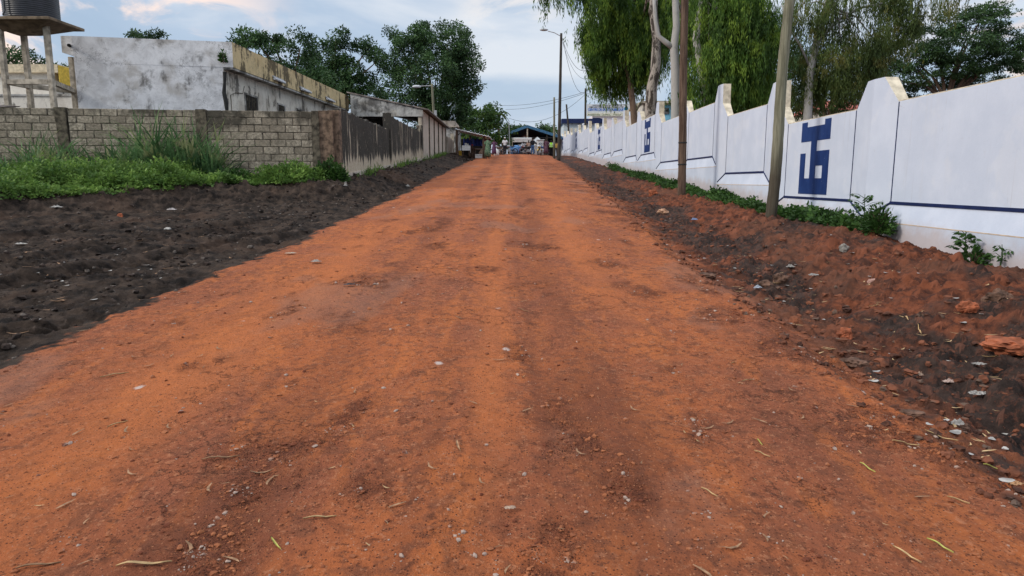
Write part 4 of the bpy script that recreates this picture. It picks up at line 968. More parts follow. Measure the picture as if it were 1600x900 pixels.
# ================================================================== BUILDINGS BEHIND THE WHITE WALL
def right_buildings():
    # low building with navy roof edge
    a, b = at(878, 186, 100), at(941, 193, 100)
    root = empty('gatehouse', (a.x+3, 101, 5), label='low pale gatehouse with a navy roof edge behind the far white wall', cat='building')
    boxb(root, 'wall', a.x+.25, b.x, 100, 106, 4.6, a.z-.6, M_palegrey)
    boxb(root, 'roof_edge', a.x-.05, b.x+.2, 99.6, 106.4, a.z-.6, a.z+.02, M_navy)
    boxb(root, 'roof_edge_step', b.x-1.4, b.x-.3, 99.55, 100.4, a.z+.021, a.z+.12, M_navy)
    l = at(912, 195, 99.5); k = MB(); k.blob((l.x-root.location.x, -1.45, l.z-root.location.z), (.24, .12, .24), rough=0); k.build('wall_lamp', M_lamp, root, True)
    # clinic with sign board
    Y = 108; a, b = at(918, 166, Y), at(986, 200, Y)
    root = empty('health_centre', ((a.x+b.x)/2, Y+4, 5.3), label='pinkish white building with the lettered sign board above the white wall', cat='building')
    boxb(root, 'wall', a.x+.8, b.x+2.5, Y+.2, Y+9, 5, at(940, 180, Y).z, M_pinkwhite)
    o = root.location
    zb_, zt = at(940, 181.5, Y).z, at(940, 163, Y).z; x0, x1 = at(917, 170, Y).x, at(984, 170, Y).x
    zm = at(940, 175, Y).z
    f = boxb(root, 'sign_board', x0, x1, Y-.1, Y+.05, zm, zt, M_canvas); f2 = boxb(root, 'motto_board', x0, x1-1, Y-.1, Y+.05, zb_, zm-.06, plain('cream_board', (.66, .64, .52)))
    def text(s, px0, px1, py0, py1, mat, par, bold=0.):
        cu = bpy.data.curves.new('lettering', 'FONT'); cu.body = s; cu.extrude = .01; cu.offset = bold
        to = bpy.data.objects.new('lettering_tmp', cu); col.objects.link(to); bpy.context.view_layer.update()
        me = bpy.data.meshes.new_from_object(to.evaluated_get(bpy.context.evaluated_depsgraph_get())); bpy.data.objects.remove(to)
        cs = np.empty(len(me.vertices)*3, np.float32); me.vertices.foreach_get('co', cs); cs = cs.reshape(-1, 3)
        lo, hi = cs.min(0), cs.max(0); p0, p1 = at(px0, py1, Y), at(px1, py0, Y)
        out = np.empty_like(cs); out[:, 0] = p0.x+(cs[:, 0]-lo[0])/(hi[0]-lo[0])*(p1.x-p0.x)-o.x
        out[:, 2] = p0.z+(cs[:, 1]-lo[1])/(hi[1]-lo[1])*(p1.z-p0.z)-o.z; out[:, 1] = Y-.108-o.y-cs[:, 2]
        me.vertices.foreach_set('co', out.reshape(-1)); me.update(); link_mesh('lettering', me, mat, par)
    ink = plain('dark_lettering', (.05, .06, .10)); blu = plain('blue_lettering', (.02, .14, .50))
    text('REPUBLIQUE DU BENIN', 926, 970, 163.8, 165.6, ink, f, .01); text('MINISTERE DE LA SANTE', 921, 974, 166.3, 168.6, ink, f, .02)
    text('CENTRE DE SANTE PUBLIQUE', 918.5, 974, 169.4, 174, blu, f, .03); text('Fraternite - Justice - Travail', 919, 970, 178.2, 181, plain('olive_lettering', (.12, .16, .04)), f2, .02)
    k = MB(); c_ = at(978, 170, Y); n_ = 20; k.add([(c_.x-o.x+.32*math.cos(i*2*math.pi/n_), y, c_.z-o.z+.32*math.sin(i*2*math.pi/n_)) for y in (-4.13, -4.105) for i in range(n_)],
         [tuple(range(n_)), tuple(reversed(range(n_, 2*n_)))]+[(i, i+n_, (i+1) % n_+n_, (i+1) % n_) for i in range(n_)])
    k.build('round_logo', plain('sky_blue_logo', (.05, .28, .55)), f)
    # blue house
    Y = 60; root = empty('blue_house', (at(1030, 170, Y).x, Y+2, 3.6), label='house with a light blue wall and barred window seen between the pale trunks', cat='house')
    x0, x1 = at(1004, 170, Y).x, at(1050, 170, Y).x; z1 = at(1040, 162, Y).z
    boxb(root, 'wall', x0, x1+1.6, Y, Y+6, 3.2, z1, M_sidewall); boxb(root, 'blue_front', at(1034, 170, Y).x, x1+.2, Y-.06, Y-.003, 5.2, z1-.1, M_lblue)
    boxb(root, 'roof', x0-.2, x1+1.8, Y-.5, Y+6.5, z1+.002, z1+.18, M_conc)
    a, b = at(1034.5, 178.5, Y), at(1044.5, 168.5, Y); wf = boxb(root, 'window', a.x, b.x, Y-.1, Y-.062, a.z, b.z, M_canvas)
    g = MB(); o = root.location
    for i in range(6): x = a.x+(b.x-a.x)*i/5-o.x; g.box(x-.028, x+.028, -2.13, -2.10, a.z-o.z, b.z-o.z)
    g.box(a.x-o.x, b.x-o.x, -2.135, -2.105, (a.z+b.z)/2-o.z-.03, (a.z+b.z)/2-o.z+.03); g.build('grille', M_dark, wf)
    k = MB(); p0, p1 = at(993, 173, Y), at(1004.5, 155, Y); k.tube([(p0.x-o.x, -2.3, p0.z-o.z), (p1.x-o.x, -2.3, p1.z-o.z)], .10, 6); k.build('roof_edge', M_conc_dark, root)
    # red roof house
    Y = 52; a, b = at(1282, 181, Y), at(1322, 163, Y)
    root = empty('red_roofed_house', (a.x+1, Y+3, 3.1), label='cream house with a red hipped roof glimpsed over the white wall', cat='house')
    boxb(root, 'wall', a.x+.1, b.x+3, Y, Y+7, 3, at(1300, 172, Y).z, M_sidewall); o = root.location; z0 = at(1300, 172, Y).z-o.z
    k = MB(); x0, x1 = a.x-.2-o.x, b.x+3.3-o.x; k.add([(x0, -3.4, z0), (x1, -3.4, z0), (x1, 4.4, z0), (x0, 4.4, z0), (x0+2, .3, z0+1.05), (x1-2, .3, z0+1.05)], [(0,1,5,4),(1,2,5),(2,3,4,5),(3,0,4),(0,3,2,1)]); k.build('roof', M_redtile, root)
right_buildings()
# ================================================================== POLES, LAMPS, WIRES
def pole(px0, py0, Y0, px1, py1, Y1, rb, rt, name, mat, label, cat, bend=0., extra=0., knots=(), grp=None):
    p0, p1 = at(px0, py0, Y0), at(px1, py1, Y1); base = Vector((p0.x, p0.y, gz(p0.x, p0.y)-.0))
    d = p1-p0; p1 = p1+d*extra; n_ = 26; pts = []; rad = []
    for i in range(n_):
        t = i/(n_-1); p = p0.lerp(p1, t); z = (base.z-.25)+(p1.z-base.z+.25)*t
        pts.append((p.x-base.x+bend*math.sin(t*7.)*(1-t*.5), p.y-base.y, z-base.z)); r_ = rb+(rt-rb)*t
        for kt in knots: r_ += .03*math.exp(-((t-kt)/.012)**2)
        rad.append(r_*(1+.03*math.sin(i*2.7)))
    m_ = MB(); m_.tube(pts, rad, 12); o = m_.build(name, mat, None, True, label=label, cat=cat, group=grp); o.location = base
    return o, [Vector(q)+base for q in pts]
_, PT = pole(1065, 306, 22.8, 1070, 0, 22.8, .135, .115, 'utility_pole', M_pole_br, 'thick dark brown timber pole in the weeds before the white wall', 'pole', .012, .12)
PB = bpy.data.objects['utility_pole']
for z_ in (1.05, 1.75):
    k = MB(); k.lathe([(.139, z_), (.143, z_+.01), (.143, z_+.035), (.138, z_+.045)], n=14); o = k.build('strap', M_wire, PB, True); q_ = min(PT, key=lambda v_: abs(v_.z-PB.location.z-z_)); o.location.x = q_.x-PB.location.x; o.location.y = q_.y-PB.location.y
pole(1203, 334, 15.4, 1234, 0, 15.4, .125, .10, 'utility_pole', M_pole_gr, 'knotty grey-green timber pole leaning right beside the nearest blue emblem', 'pole', .035, .15, (.42, .30, .7))
g3, pts3 = pole(873, 243, 60, 877, 52, 60, .15, .10, 'street_lamp', M_pole_dk, 'tall dark street lamp pole with a single lamp arm at the far right roadside', 'street lamp')
o = Vector(g3.location); t = at(877, 57, 60); a = at(856, 48.5, 60); h = at(848, 46.5, 60)
k = MB(); k.tube([t-o, (t+a)/2-o+Vector((0, 0, .08)), a-o], .035, 6); k.build('arm', M_metal, g3)
k = MB(); k.blob(h-o+Vector((.1, 0, 0)), (.36, .15, .11), rough=0, sub=3); k.build('lamp_head', M_metal, g3, True)
pole(866, 243, 64, 866, 152, 64, .11, .08, 'utility_pole', M_pole_gr, 'slim grey timber pole just left of the tall dark street lamp', 'pole')
g5, pts5 = pole(915, 200, 72, 915, 138, 72, .13, .10, 'utility_pole', M_pole_dk, 'dark timber pole carrying the wires before the lettered sign board', 'pole')
pole(893, 195, 94, 885, 163, 94, .15, .11, 'utility_pole', M_pole_dk, 'short dark pole leaning left behind the far end of the white wall', 'pole')
pole(797, 240, 78, 795, 190, 78, .055, .045, 'signal_mast', M_metal, 'thin pale metal post left of the market hall', 'pole')
g8, pts8 = pole(681, 200, 62, 675, 131, 62, .13, .10, 'street_lamp', M_pole_gr, 'timber street lamp leaning behind the panelled shed before the big tree', 'street lamp')
o = Vector(g8.location); t = at(675.5, 134, 62); a = at(657, 134.5, 62)
k = MB(); k.tube([t-o, a-o], .035, 6); k.build('arm', M_metal, g8)
k = MB(); k.blob(at(651, 135.3, 62)-o, (.40, .18, .13), rough=0, sub=3); k.build('lamp_head', M_lamp, g8, True)
k = MB(); k.box(t.x-o.x+.12, t.x-o.x+.34, -.12, .12, t.z-o.z-2.6, t.z-o.z-2.1); k.build('junction_box', M_metal, g8)
def wire(pts, r_, label):
    P = [Vector(p) for p in pts]; q = []
    (a, b, sag) = (P[0], P[1], pts[2]) if len(pts) == 3 else (P[0], P[1], 0)
    for i in range(19): t = i/18; q.append(a.lerp(b, t)-Vector((0, 0, sag*4*t*(1-t))))
    m_ = MB(); m_.tube(q, r_, 5); m_.build('power_cable', M_wire, None, label=label, cat='cable', group='overhead cables')
def wire2(a, b, sag, r_, label):
    q = [a.lerp(b, i/18)-Vector((0, 0, sag*4*(i/18)*(1-i/18))) for i in range(19)]
    m_ = MB(); m_.tube(q, r_, 5); m_.build('power_cable', M_wire, None, label=label, cat='cable', group='overhead cables')
hub = at(913, 144, 72)
wire2(hub, at(770, 164, 95), .5, .018, 'upper of the two cables running left from the sign-board pole')
wire2(hub+Vector((0, 0, -.12)), at(790, 171, 95), .4, .018, 'lower of the two cables running left from the sign-board pole')
wire2(at(914, 148, 72), at(795, 184.5, 78), 1.3, .016, 'lowest slack cable sagging from the sign-board pole to the thin metal post')
wire2(at(879, 60, 60), hub, 1.4, .016, 'cable dropping from the tall street lamp to the sign-board pole')
wire2(at(879, 62, 60), at(925, 105, 52), 1.1, .016, 'upper slack cable looping from the tall street lamp into the trees')
wire2(at(879, 66, 60), at(922, 122, 52), 1.0, .012, 'lower slack cable looping from the tall street lamp into the trees')
wire2(hub, at(1010, 155, 60), .35, .016, 'cable running right from the sign-board pole towards the trunks')
wire2(hub+Vector((0, 0, -.25)), at(1000, 160, 62), .5, .014, 'lower cable running right from the sign-board pole towards the trunks')

# ================================================================== TREES
rng = np.random.default_rng(11)
def unit(n):
    v_ = rng.normal(size=(n, 3)); return v_/np.linalg.norm(v_, axis=1)[:, None]
def leaf_quads(P, D, Lg, W, fold=.0):
    n = len(P); s = np.cross(D, unit(n)); s /= np.linalg.norm(s, axis=1)[:, None]+1e-9
    Lg = np.broadcast_to(np.asarray(Lg, float), (n,))[:, None]; W = np.broadcast_to(np.asarray(W, float), (n,))[:, None]
    return np.stack([P, P+D*Lg*.45+s*W*.5, P+D*Lg, P+D*Lg*.45-s*W*.5], 1)
def sub_clumps(blobs, dens, sub):
    C_, S_ = [], []
    for c, r_ in blobs:
        c = np.array(c); r_ = np.array(r_); n = max(6, int(dens*(r_.prod()**(2/3))))
        u = unit(n); rad = .30+.70*rng.random(n)**.55
        C_.append(c+u*r_*rad[:, None]); S_.append(sub*(.6+.8*rng.random(n)))
    return np.concatenate(C_), np.concatenate(S_)
def crown_leaves(blobs, dens, sub, nper, leaf, flat=.6):
    c, s = sub_clumps(blobs, dens, sub); n = len(c)
    idx = np.repeat(np.arange(n), nper); u = unit(len(idx))
    rr = rng.random(len(idx))**.45
    P = c[idx]+u*(s[idx]*rr)[:, None]*np.array([1, 1, flat])
    D = u*.7+unit(len(idx))*.9+np.array([0, 0, -.25]); D /= np.linalg.norm(D, axis=1)[:, None]
    return leaf_quads(P, D, leaf*(.6+.8*rng.random(len(P))), leaf*.42*(.6+.8*rng.random(len(P)))), c
def limb_mesh(base, h0, ends, r0, lean=(0, 0)):
    m_ = MB(); b = Vector(base); top = b+Vector((lean[0], lean[1], h0))
    pts = [b+(top-b)*t+Vector((.12*math.sin(t*5), .1*math.cos(t*4)-.1, 0)) for t in (0, .05, .2, .4, .6, .8, 1)]
    m_.tube(pts, [r0*1.5, r0*1.15, r0, r0*.92, r0*.85, r0*.8, r0*.75], 10)
    for e_ in ends:
        e_ = Vector(e_); d = e_-top; mid = top+d*.45+Vector((0, 0, .12*d.length))
        m_.tube([top-Vector((0, 0, .3)), top+d*.2+Vector((0, 0, .06*d.length)), mid, top+d*.8+Vector((0,0,.04*d.length)), e_], [r0*.6, r0*.48, r0*.34, r0*.2, r0*.07], 7)
    return m_
def broad_tree(name, label, bx, Y, blobs_px, mat, dens=7, sub=.7, nper=110, leaf=.30, r0=.35, h0=None, bark=None, grp=None, flat=.6):
    """blobs_px: (px,py,dY,rx,ry)"""
    bl = []
    for px, py, dY, rx, ry in blobs_px:
        c = at(px, py, Y+dY); k = (Y+dY)/F; bl.append(((c.x, c.y, c.z), (rx*k, (rx+ry)*.5*k, ry*k)))
    bX = at(bx, 250, Y).x; g0 = gz(bX, Y) if abs(bX) < 60 else float(gy(Y))
    root = empty(name, (bX, Y, g0), label=label, cat='tree', group=grp)
    V, cl = crown_leaves(bl, dens, sub, nper, leaf, flat)
    o = quads_mesh('crown', (V-np.array([bX, Y, g0])).astype(np.float32), 4, mat, root)
    zmin = min(b[0][2]-b[1][2] for b in bl); h_ = h0 or max(1.5, (zmin-g0)*.9+.6)
    ends = [Vector(b[0])-root.location for b in bl]
    limb_mesh((0, 0, -.3), h_, ends, r0).build('trunk', bark or M_bark_brown, root, True)
    return root
broad_tree('broadleaf_tree', 'tall dark green tree with two rounded tops behind the panelled shed', 682, 72,
   [(640, 68, 0, 28, 26), (628, 110, 1, 30, 32), (660, 58, 2, 22, 22), (700, 70, 0, 42, 36), (722, 105, 0, 32, 40), (680, 120, -2, 44, 40), (640, 155, 0, 40, 30), (700, 165, -1, 44, 34), (715, 190, 0, 26, 22), (665, 195, 1, 34, 22), (730, 135, 0, 20, 30), (618, 58, 1, 14, 16)], M_leaf_dark, dens=7, sub=.78, nper=125, leaf=.28, r0=.40)
broad_tree('broadleaf_tree', 'dark green tree with a narrow raised top right of the ochre parapet', 525, 56,
   [(525, 58, 0, 20, 18), (520, 85, 0, 30, 28), (545, 105, 0, 26, 30), (500, 110, 0, 30, 30), (540, 140, 0, 34, 26), (565, 130, 1, 20, 26), (575, 75, 0, 18, 20), (590, 95, 0, 16, 26), (585, 150, 0, 26, 26)], M_leaf_dark, dens=9, sub=.58, nper=105, leaf=.25, r0=.28)
broad_tree('broadleaf_tree', 'dark green spreading tree rising just behind the ochre parapet', 460, 50,
   [(395, 58, 0, 26, 16), (410, 78, 0, 28, 22), (470, 72, 0, 26, 20), (445, 100, 0, 34, 24), (485, 110, 1, 28, 26), (375, 68, 1, 14, 12), (500, 130, 0, 30, 24), (425, 62, 1, 14, 12)], M_leaf_dark, dens=9, sub=.55, nper=105, leaf=.24, r0=.25)
broad_tree('broadleaf_tree', 'small tree top peeping over the weathered white gable wall', 228, 52,
   [(212, 56, 0, 12, 9), (243, 55, 0, 12, 9), (228, 64, 0, 22, 10)], M_leaf_dark, dens=12, sub=.4, nper=80, leaf=.2, r0=.12)
broad_tree('broadleaf_tree', 'dark tree behind the cream building left of the weathered gable wall', 60, 56,
   [(18, 92, 0, 24, 18), (55, 100, 0, 28, 18), (88, 112, 0, 24, 16), (108, 130, -2, 16, 22), (-20, 95, 0, 30, 24), (60, 125, 0, 40, 24)], M_leaf_dark, dens=8, sub=.6, nper=90, leaf=.27, r0=.3)
broad_tree('broadleaf_tree', 'lighter green leafy tree behind the market stall roof', 752, 84,
   [(735, 185, 0, 20, 20), (765, 190, 0, 26, 22), (785, 215, 0, 16, 22), (750, 215, -1, 32, 22), (772, 178, 2, 18, 12), (728, 212, 1, 20, 24)], M_leaf_mid, dens=5, sub=.85, nper=110, leaf=.36, r0=.3)
def palmish():
    Y = 88; p = at(778, 176, Y); g0 = gz(p.x, Y)
    root = empty('banana_plant', (p.x, Y, g0), label='broad-leaved banana plant arching above the lighter green tree', cat='plant')
    m_ = MB(); m_.tube([(0, 0, 0), (.1, 0, (p.z-g0)*.5), (0, 0, p.z-g0)], [.2, .16, .1], 8); m_.build('trunk', M_bark_brown, root, True)
    for i in range(11):
        a = i*2*math.pi/11+.3; L_ = 1.7+.5*math.sin(i*3.1); up = .9+.4*math.cos(i*2.2); k = MB(); vs = []
        for j in range(8):
            t = j/7; w_ = .26*math.sin(math.pi*min(1, t*.9+.08)); c_ = Vector((math.cos(a)*L_*t, math.sin(a)*L_*t, p.z-g0-.2+up*t-1.5*t*t)); s_ = Vector((-math.sin(a), math.cos(a), 0))*w_
            vs += [c_-s_+Vector((0,0,.08)), c_, c_+s_+Vector((0,0,.08))]
        fs = []
        for j in range(7): fs += [(j*3, j*3+1, j*3+4, j*3+3), (j*3+1, j*3+2, j*3+5, j*3+4)]
        k.add(vs, fs); k.build('frond', M_leaf_mid, root)
palmish()
for i, (x, d, s_, lb) in enumerate(((800, 0, 1, 'low distant tree top left of the blue hall roof ridge'), (812, 3, 1.25, 'distant tree top just above the left slope of the hall roof'), (848, 2, 1.1, 'distant dark tree top above the right slope of the hall roof'), (857, 6, 1, 'distant yellow-green tree top beside the slim grey pole'))):
    broad_tree('broadleaf_tree', lb, x, 135+d*3, [(x, 201, 0, 9*s_, 6*s_), (x-6, 205, 0, 8*s_, 6), (x+6, 204, 0, 8*s_, 6)], M_leaf_mid if i == 3 else M_leaf_dark, dens=1.6, sub=.8, nper=50, leaf=.5, r0=.2, grp='far trees beyond the market hall')

# weeping eucalyptus trees behind the white wall
def euc(label, bx, by, Y, trunk, blobs_px, mat, nstr, bark, r0, strand=1.5, forks=(), leafL=.20, name='eucalyptus_tree', lpS=22, spread=.16, twist=.0):
    B = at(bx, by, Y); g0 = float(gy(Y))-.1; root = empty(name, (B.x, Y, g0), label=label, cat='tree')
    o = np.array(root.location)
    m_ = MB(); pts = [(B.x-o[0], 0, -.2)]+[tuple(at(px, py, Y)-root.location) for px, py in trunk]
    n_ = len(pts); m_.tube(pts, [r0*(1-.5*i/(n_-1)) for i in range(n_)], 12)
    for f in forks:
        fp = [at(px, py, Y)-root.location for px, py in f[1]]; m_.tube(fp, [f[0]*(1-.5*i/(len(fp)-1)) for i in range(len(fp))], 9)
    bl = []
    for px, py, dY, rx, ry in blobs_px:
        c = at(px, py, Y+dY); k = (Y+dY)/F; bl.append((np.array(c), np.array((rx*k, (rx+ry)*.5*k, ry*k))))
    top = Vector(pts[-1])
    for c, r_ in bl:
        e_ = Vector(c-o)+Vector((0, 0, r_[2]*.5))
        st = Vector(pts[max(1, n_-2)]).lerp(top, rng.random()); md = st.lerp(e_, .5)+Vector((0, 0, .25*(e_-st).length*.6))
        m_.tube([st, st.lerp(md, .6), md, md.lerp(e_, .6), e_], [r0*.30, r0*.24, r0*.18, r0*.12, r0*.05], 6)
    m_.build('trunk', bark, root, True)
    area = np.array([b[1][0]*b[1][2] for b in bl]); area = area/area.sum()
    S = []
    for (c, r_), a_ in zip(bl, area):
        n = max(10, int(nstr*a_*.88)); ntuft = max(4, n//20)
        u = unit(ntuft); tc_ = c+u*r_*(.35+.65*rng.random(ntuft)**.5)[:, None]
        ti = rng.integers(0, ntuft, n); S.append(tc_[ti]+rng.normal(size=(n, 3))*np.array([spread, spread, .30])*1.3)
    S = np.concatenate(S); S[:, 2] += strand*.38; ns = len(S); Ls = strand*(.45+.9*rng.random(ns))
    dirh = rng.normal(size=(ns, 3)); dirh[:, 2] = 0
    i_s = np.repeat(np.arange(ns), lpS); t = rng.random(len(i_s))
    P = S[i_s].copy(); P[:, 2] -= t*Ls[i_s]; P[:, :2] += dirh[i_s, :2]*(.10+.10*np.sin(t*2.5))[:, None]*(1-.35*t)[:, None]*1.2
    P += rng.normal(size=P.shape)*.04
    D = np.stack([rng.normal(size=len(P))*.28, rng.normal(size=len(P))*.28, -np.ones(len(P))], 1); D /= np.linalg.norm(D, axis=1)[:, None]
    V = leaf_quads(P-o, D, leafL*(.7+.7*rng.random(len(P))), .036*(.7+.7*rng.random(len(P)))*(leafL/.2))
    q = quads_mesh('crown', V.astype(np.float32), 4, mat, root)
    return root
euc('smaller eucalyptus with brown trunk at the left end of the weeping trees', 992, 200, 46, [(992, 195), (989, 165), (986, 140), (983, 120), (975, 95)],
    [(960, 105, 2, 32, 28), (932, 78, 0, 22, 26), (975, 70, 0, 40, 34), (945, 40, 0, 36, 30), (998, 112, 3, 18, 18), (918, 50, 1, 14, 20), (978, 132, 2, 20, 10), (930, 105, 0, 12, 14)], M_leaf_euc, 2300, M_bark_brown, .27, 1.5, [( .10, [(984, 128), (992, 105), (998, 80)])], .26)
euc('eucalyptus with thick mottled peeling trunk behind the white wall', 1017, 215, 42, [(1017, 200), (1017, 170), (1018, 140), (1024, 110), (1026, 60), (1021, 20), (1022, -40)],
    [(985, 25, 4, 44, 34), (905, -22, 0, 46, 8), (1000, 70, 4, 34, 40), (950, 0, 3, 36, 20), (1015, 5, 4, 36, 30), (1008, 90, 5, 22, 24), (868, -20, 0, 30, 6)], M_leaf_euc, 2900, M_bark_mott, .42, 1.5, (), .25)
euc('tall pale-trunked eucalyptus forking left, just left of the brown pole', 1057, 200, 35, [(1056, 185), (1056, 150), (1055, 110), (1053, 75), (1057, 40), (1055, 0), (1052, -60)],
    [(1100, 30, 2, 46, 40), (1040, 10, 12, 30, 34), (1140, 25, 0, 44, 34), (1090, 70, 3, 30, 38), (1075, 130, 4, 22, 24), (1035, 60, 13, 16, 40)], M_leaf_euc, 2600, M_bark_pale, .27, 1.5, [(.15, [(1053, 76), (1040, 66), (1028, 56), (1024, 30), (1020, -30)])], .22)
euc('dense bright weeping eucalyptus hanging low over the wall between the two timber poles', 1108, 195, 31, [(1105, 185), (1103, 150), (1096, 110), (1088, 60), (1095, 10), (1105, -40)],
    [(1130, 60, 0, 42, 44), (1170, 40, 0, 42, 40), (1120, 115, 0, 36, 34), (1165, 105, 0, 40, 40), (1195, 80, 1, 26, 46), (1110, 155, 0, 26, 14), (1160, 155, 1, 44, 14), (1200, 135, 2, 22, 26), (1140, 5, 0, 60, 24), (1185, 165, 2, 22, 8)], M_leaf_euc, 4300, M_bark_pale, .24, 1.35, (), .20)
euc('airy olive-green eucalyptus with drooping sprays right of the leaning timber pole', 1262, 190, 36, [(1262, 180), (1265, 120), (1275, 70), (1290, 20), (1300, -40)],
    [(1232, 60, 1, 20, 44), (1260, 20, 0, 34, 26), (1310, 15, 0, 40, 22), (1370, 5, 0, 46, 18), (1275, 100, 0, 34, 38), (1315, 95, 0, 34, 34), (1345, 70, 0, 34, 34), (1400, 40, 0, 40, 26), (1300, 140, 1, 40, 22), (1255, 150, 1, 24, 26), (1450, 0, 0, 50, 12), (1380, 95, 0, 30, 26)], M_leaf_euc2, 2900, M_bark_pale, .24, 1.2, [(.09, [(1278, 66), (1310, 30), (1345, 12), (1380, 5)]), (.06, [(1268, 110), (1250, 70), (1230, 40), (1222, 8)])], .18)
broad_tree('broadleaf_tree', 'dark bushy tree low behind the wall under the olive eucalyptus', 1290, 44,
   [(1262, 150, 0, 26, 34), (1240, 120, 1, 24, 40), (1300, 150, 0, 34, 26), (1335, 140, 0, 26, 24), (1225, 160, 2, 20, 30), (1250, 90, 2, 22, 26), (1232, 90, 2, 18, 34), (1318, 120, 1, 24, 22), (1355, 120, 1, 24, 24)], M_leaf_dark, dens=12, sub=.45, nper=80, leaf=.19, r0=.2)
broad_tree('flame_tree', 'wide dark layered tree at the far right behind the white wall', 1470, 42,
   [(1455, 60, 0, 60, 20), (1520, 35, 0, 60, 22), (1580, 60, 0, 50, 24), (1500, 75, -1, 70, 20), (1430, 95, 0, 50, 20), (1560, 100, 0, 50, 22), (1490, 110, 0, 60, 22), (1400, 125, 0, 46, 22), (1450, 140, 1, 50, 18), (1380, 85, 1, 24, 22), (1620, 80, 0, 40, 40), (1530, 130, 2, 50, 14), (1540, 15, 0, 40, 12)], M_leaf_flam, dens=20, sub=.5, nper=110, leaf=.15, r0=.2, flat=.35, bark=M_bark_brown)

# ================================================================== WEEDS, GRASS, VINES
def front_y(x): return np.interp(x, [-40, -15.5, -12.0, -9.4, -7, -5.9], [8, 13.4, 15.0, 18.0, 20.0, 20.6])
def low_weeds():
    n = 6500; x = rng.uniform(-19, -5.75, n); f = front_y(x)+.35*fbm(x*1.1, x*0+3, 81, 3); b = BW(x)-.12
    y = f+(b-f)*rng.random(n)**.9; ok = (b > f+.05); x, y = x[ok], y[ok]; n = len(x)
    hh = (.06+.50*np.clip(.45+fbm(x*.9, y*1.1, 83, 4)*2.2, 0, 1.4))*sm(0, .9, y-front_y(x)+.25)
    z0 = ground(x, y, False); per = 24; i = np.repeat(np.arange(n), per); u = unit(len(i))
    cx, cy = .17, .17; u[:, 2] = np.abs(u[:, 2])
    P = np.stack([x[i]+u[:, 0]*cx*(.4+rng.random(len(i))), y[i]+u[:, 1]*cy*(.4+rng.random(len(i))), z0[i]+hh[i]*(.25+.85*u[:, 2]*rng.random(len(i))**.4)], 1)
    D = u*np.array([1, 1, .5])+unit(len(i))*.45; D /= np.linalg.norm(D, axis=1)[:, None]
    V = leaf_quads(P, D, .085*(.6+.8*rng.random(len(i))), .055*(.6+.8*rng.random(len(i))))
    quads_mesh('low_weeds', V.astype(np.float32), 4, M_weed, label='mat of low bright green broadleaf weeds before the block wall', cat='weeds', kind='stuff')
low_weeds()
def blades(n, xs, ys, H, wd, name, label, mat, lean=.45):
    V = []
    z0 = ground(xs, ys, False); a = rng.uniform(0, 2*np.pi, n); L_ = H; w_ = wd*(.6+.7*rng.random(n)); le = lean*(.2+1.2*rng.random(n))
    seg = 4; pts = []
    for j in range(seg+1):
        t = j/seg; r_ = le*L_*t**1.8; zz = L_*(t-.42*le*t**3)
        pts.append(np.stack([xs+np.cos(a)*r_, ys+np.sin(a)*r_*.6, z0+zz], 1))
    s_ = np.stack([-np.sin(a), np.cos(a), np.zeros(n)], 1); mixr = rng.random((n, 1)); s_ = s_*(1-mixr)+np.array([1, 0, 0])*mixr
    for j in range(seg):
        w0 = w_*(1-(j/seg)**2*.9)*.5; w1 = w_*(1-((j+1)/seg)**2*.97)*.5
        V.append(np.stack([pts[j]-s_*w0[:, None], pts[j]+s_*w0[:, None], pts[j+1]+s_*w1[:, None], pts[j+1]-s_*w1[:, None]], 1))
    return np.concatenate(V)
def tall_grass():
    cl = []
    for px, hpx, n in ((10, 22, 90), (45, 66, 150), (70, 58, 120), (25, 35, 120), (95, 58, 110), (85, 40, 120), (108, 30, 80), (150, 42, 120), (170, 60, 160), (185, 56, 110), (200, 50, 120), (212, 92, 90), (225, 86, 130), (238, 80, 110), (252, 60, 140), (268, 84, 110), (280, 66, 150), (295, 48, 110), (305, 68, 90), (318, 40, 90), (135, 28, 90), (262, 40, 150), (160, 36, 150), (190, 30, 160), (240, 40, 160), (60, 30, 160), (290, 34, 130), (5, 30, 60), (-20, 40, 80)):
        p = at(px, 240, 20.0); X = p.x; yb = float(BW(X))
        m_ = int(n*.6); xs = X+rng.normal(size=m_)*.17; ys = yb-.35-.55*rng.random(m_)
        H = (hpx*1.3*20.5/F+.35)*(.45+.65*rng.random(m_)); cl.append(blades(m_, xs, ys, H, .07, '', '', None, .75))
    quads_mesh('tall_grass', np.concatenate(cl).astype(np.float32), 4, M_grass, label='tall blue-green grass tufts standing against the block wall', cat='grass', kind='stuff')
    xs = rng.uniform(-5.5, -4.9, 220); ys = rng.uniform(22.5, 56, 220)
    xs2 = rng.uniform(-5.42, -5.1, 420); ys2 = rng.choice([33.2, 36., 48., 50., 53.5, 26.], 420)+rng.normal(size=420)*.8
    V = blades(640, np.concatenate([xs, xs2]), np.concatenate([ys, ys2]), .12+.30*rng.random(640), .03, '', '', None, .7)
    quads_mesh('verge_grass', V.astype(np.float32), 4, M_weed, label='short grass tufts at the foot of the streaked wall', cat='grass', kind='stuff')
tall_grass()
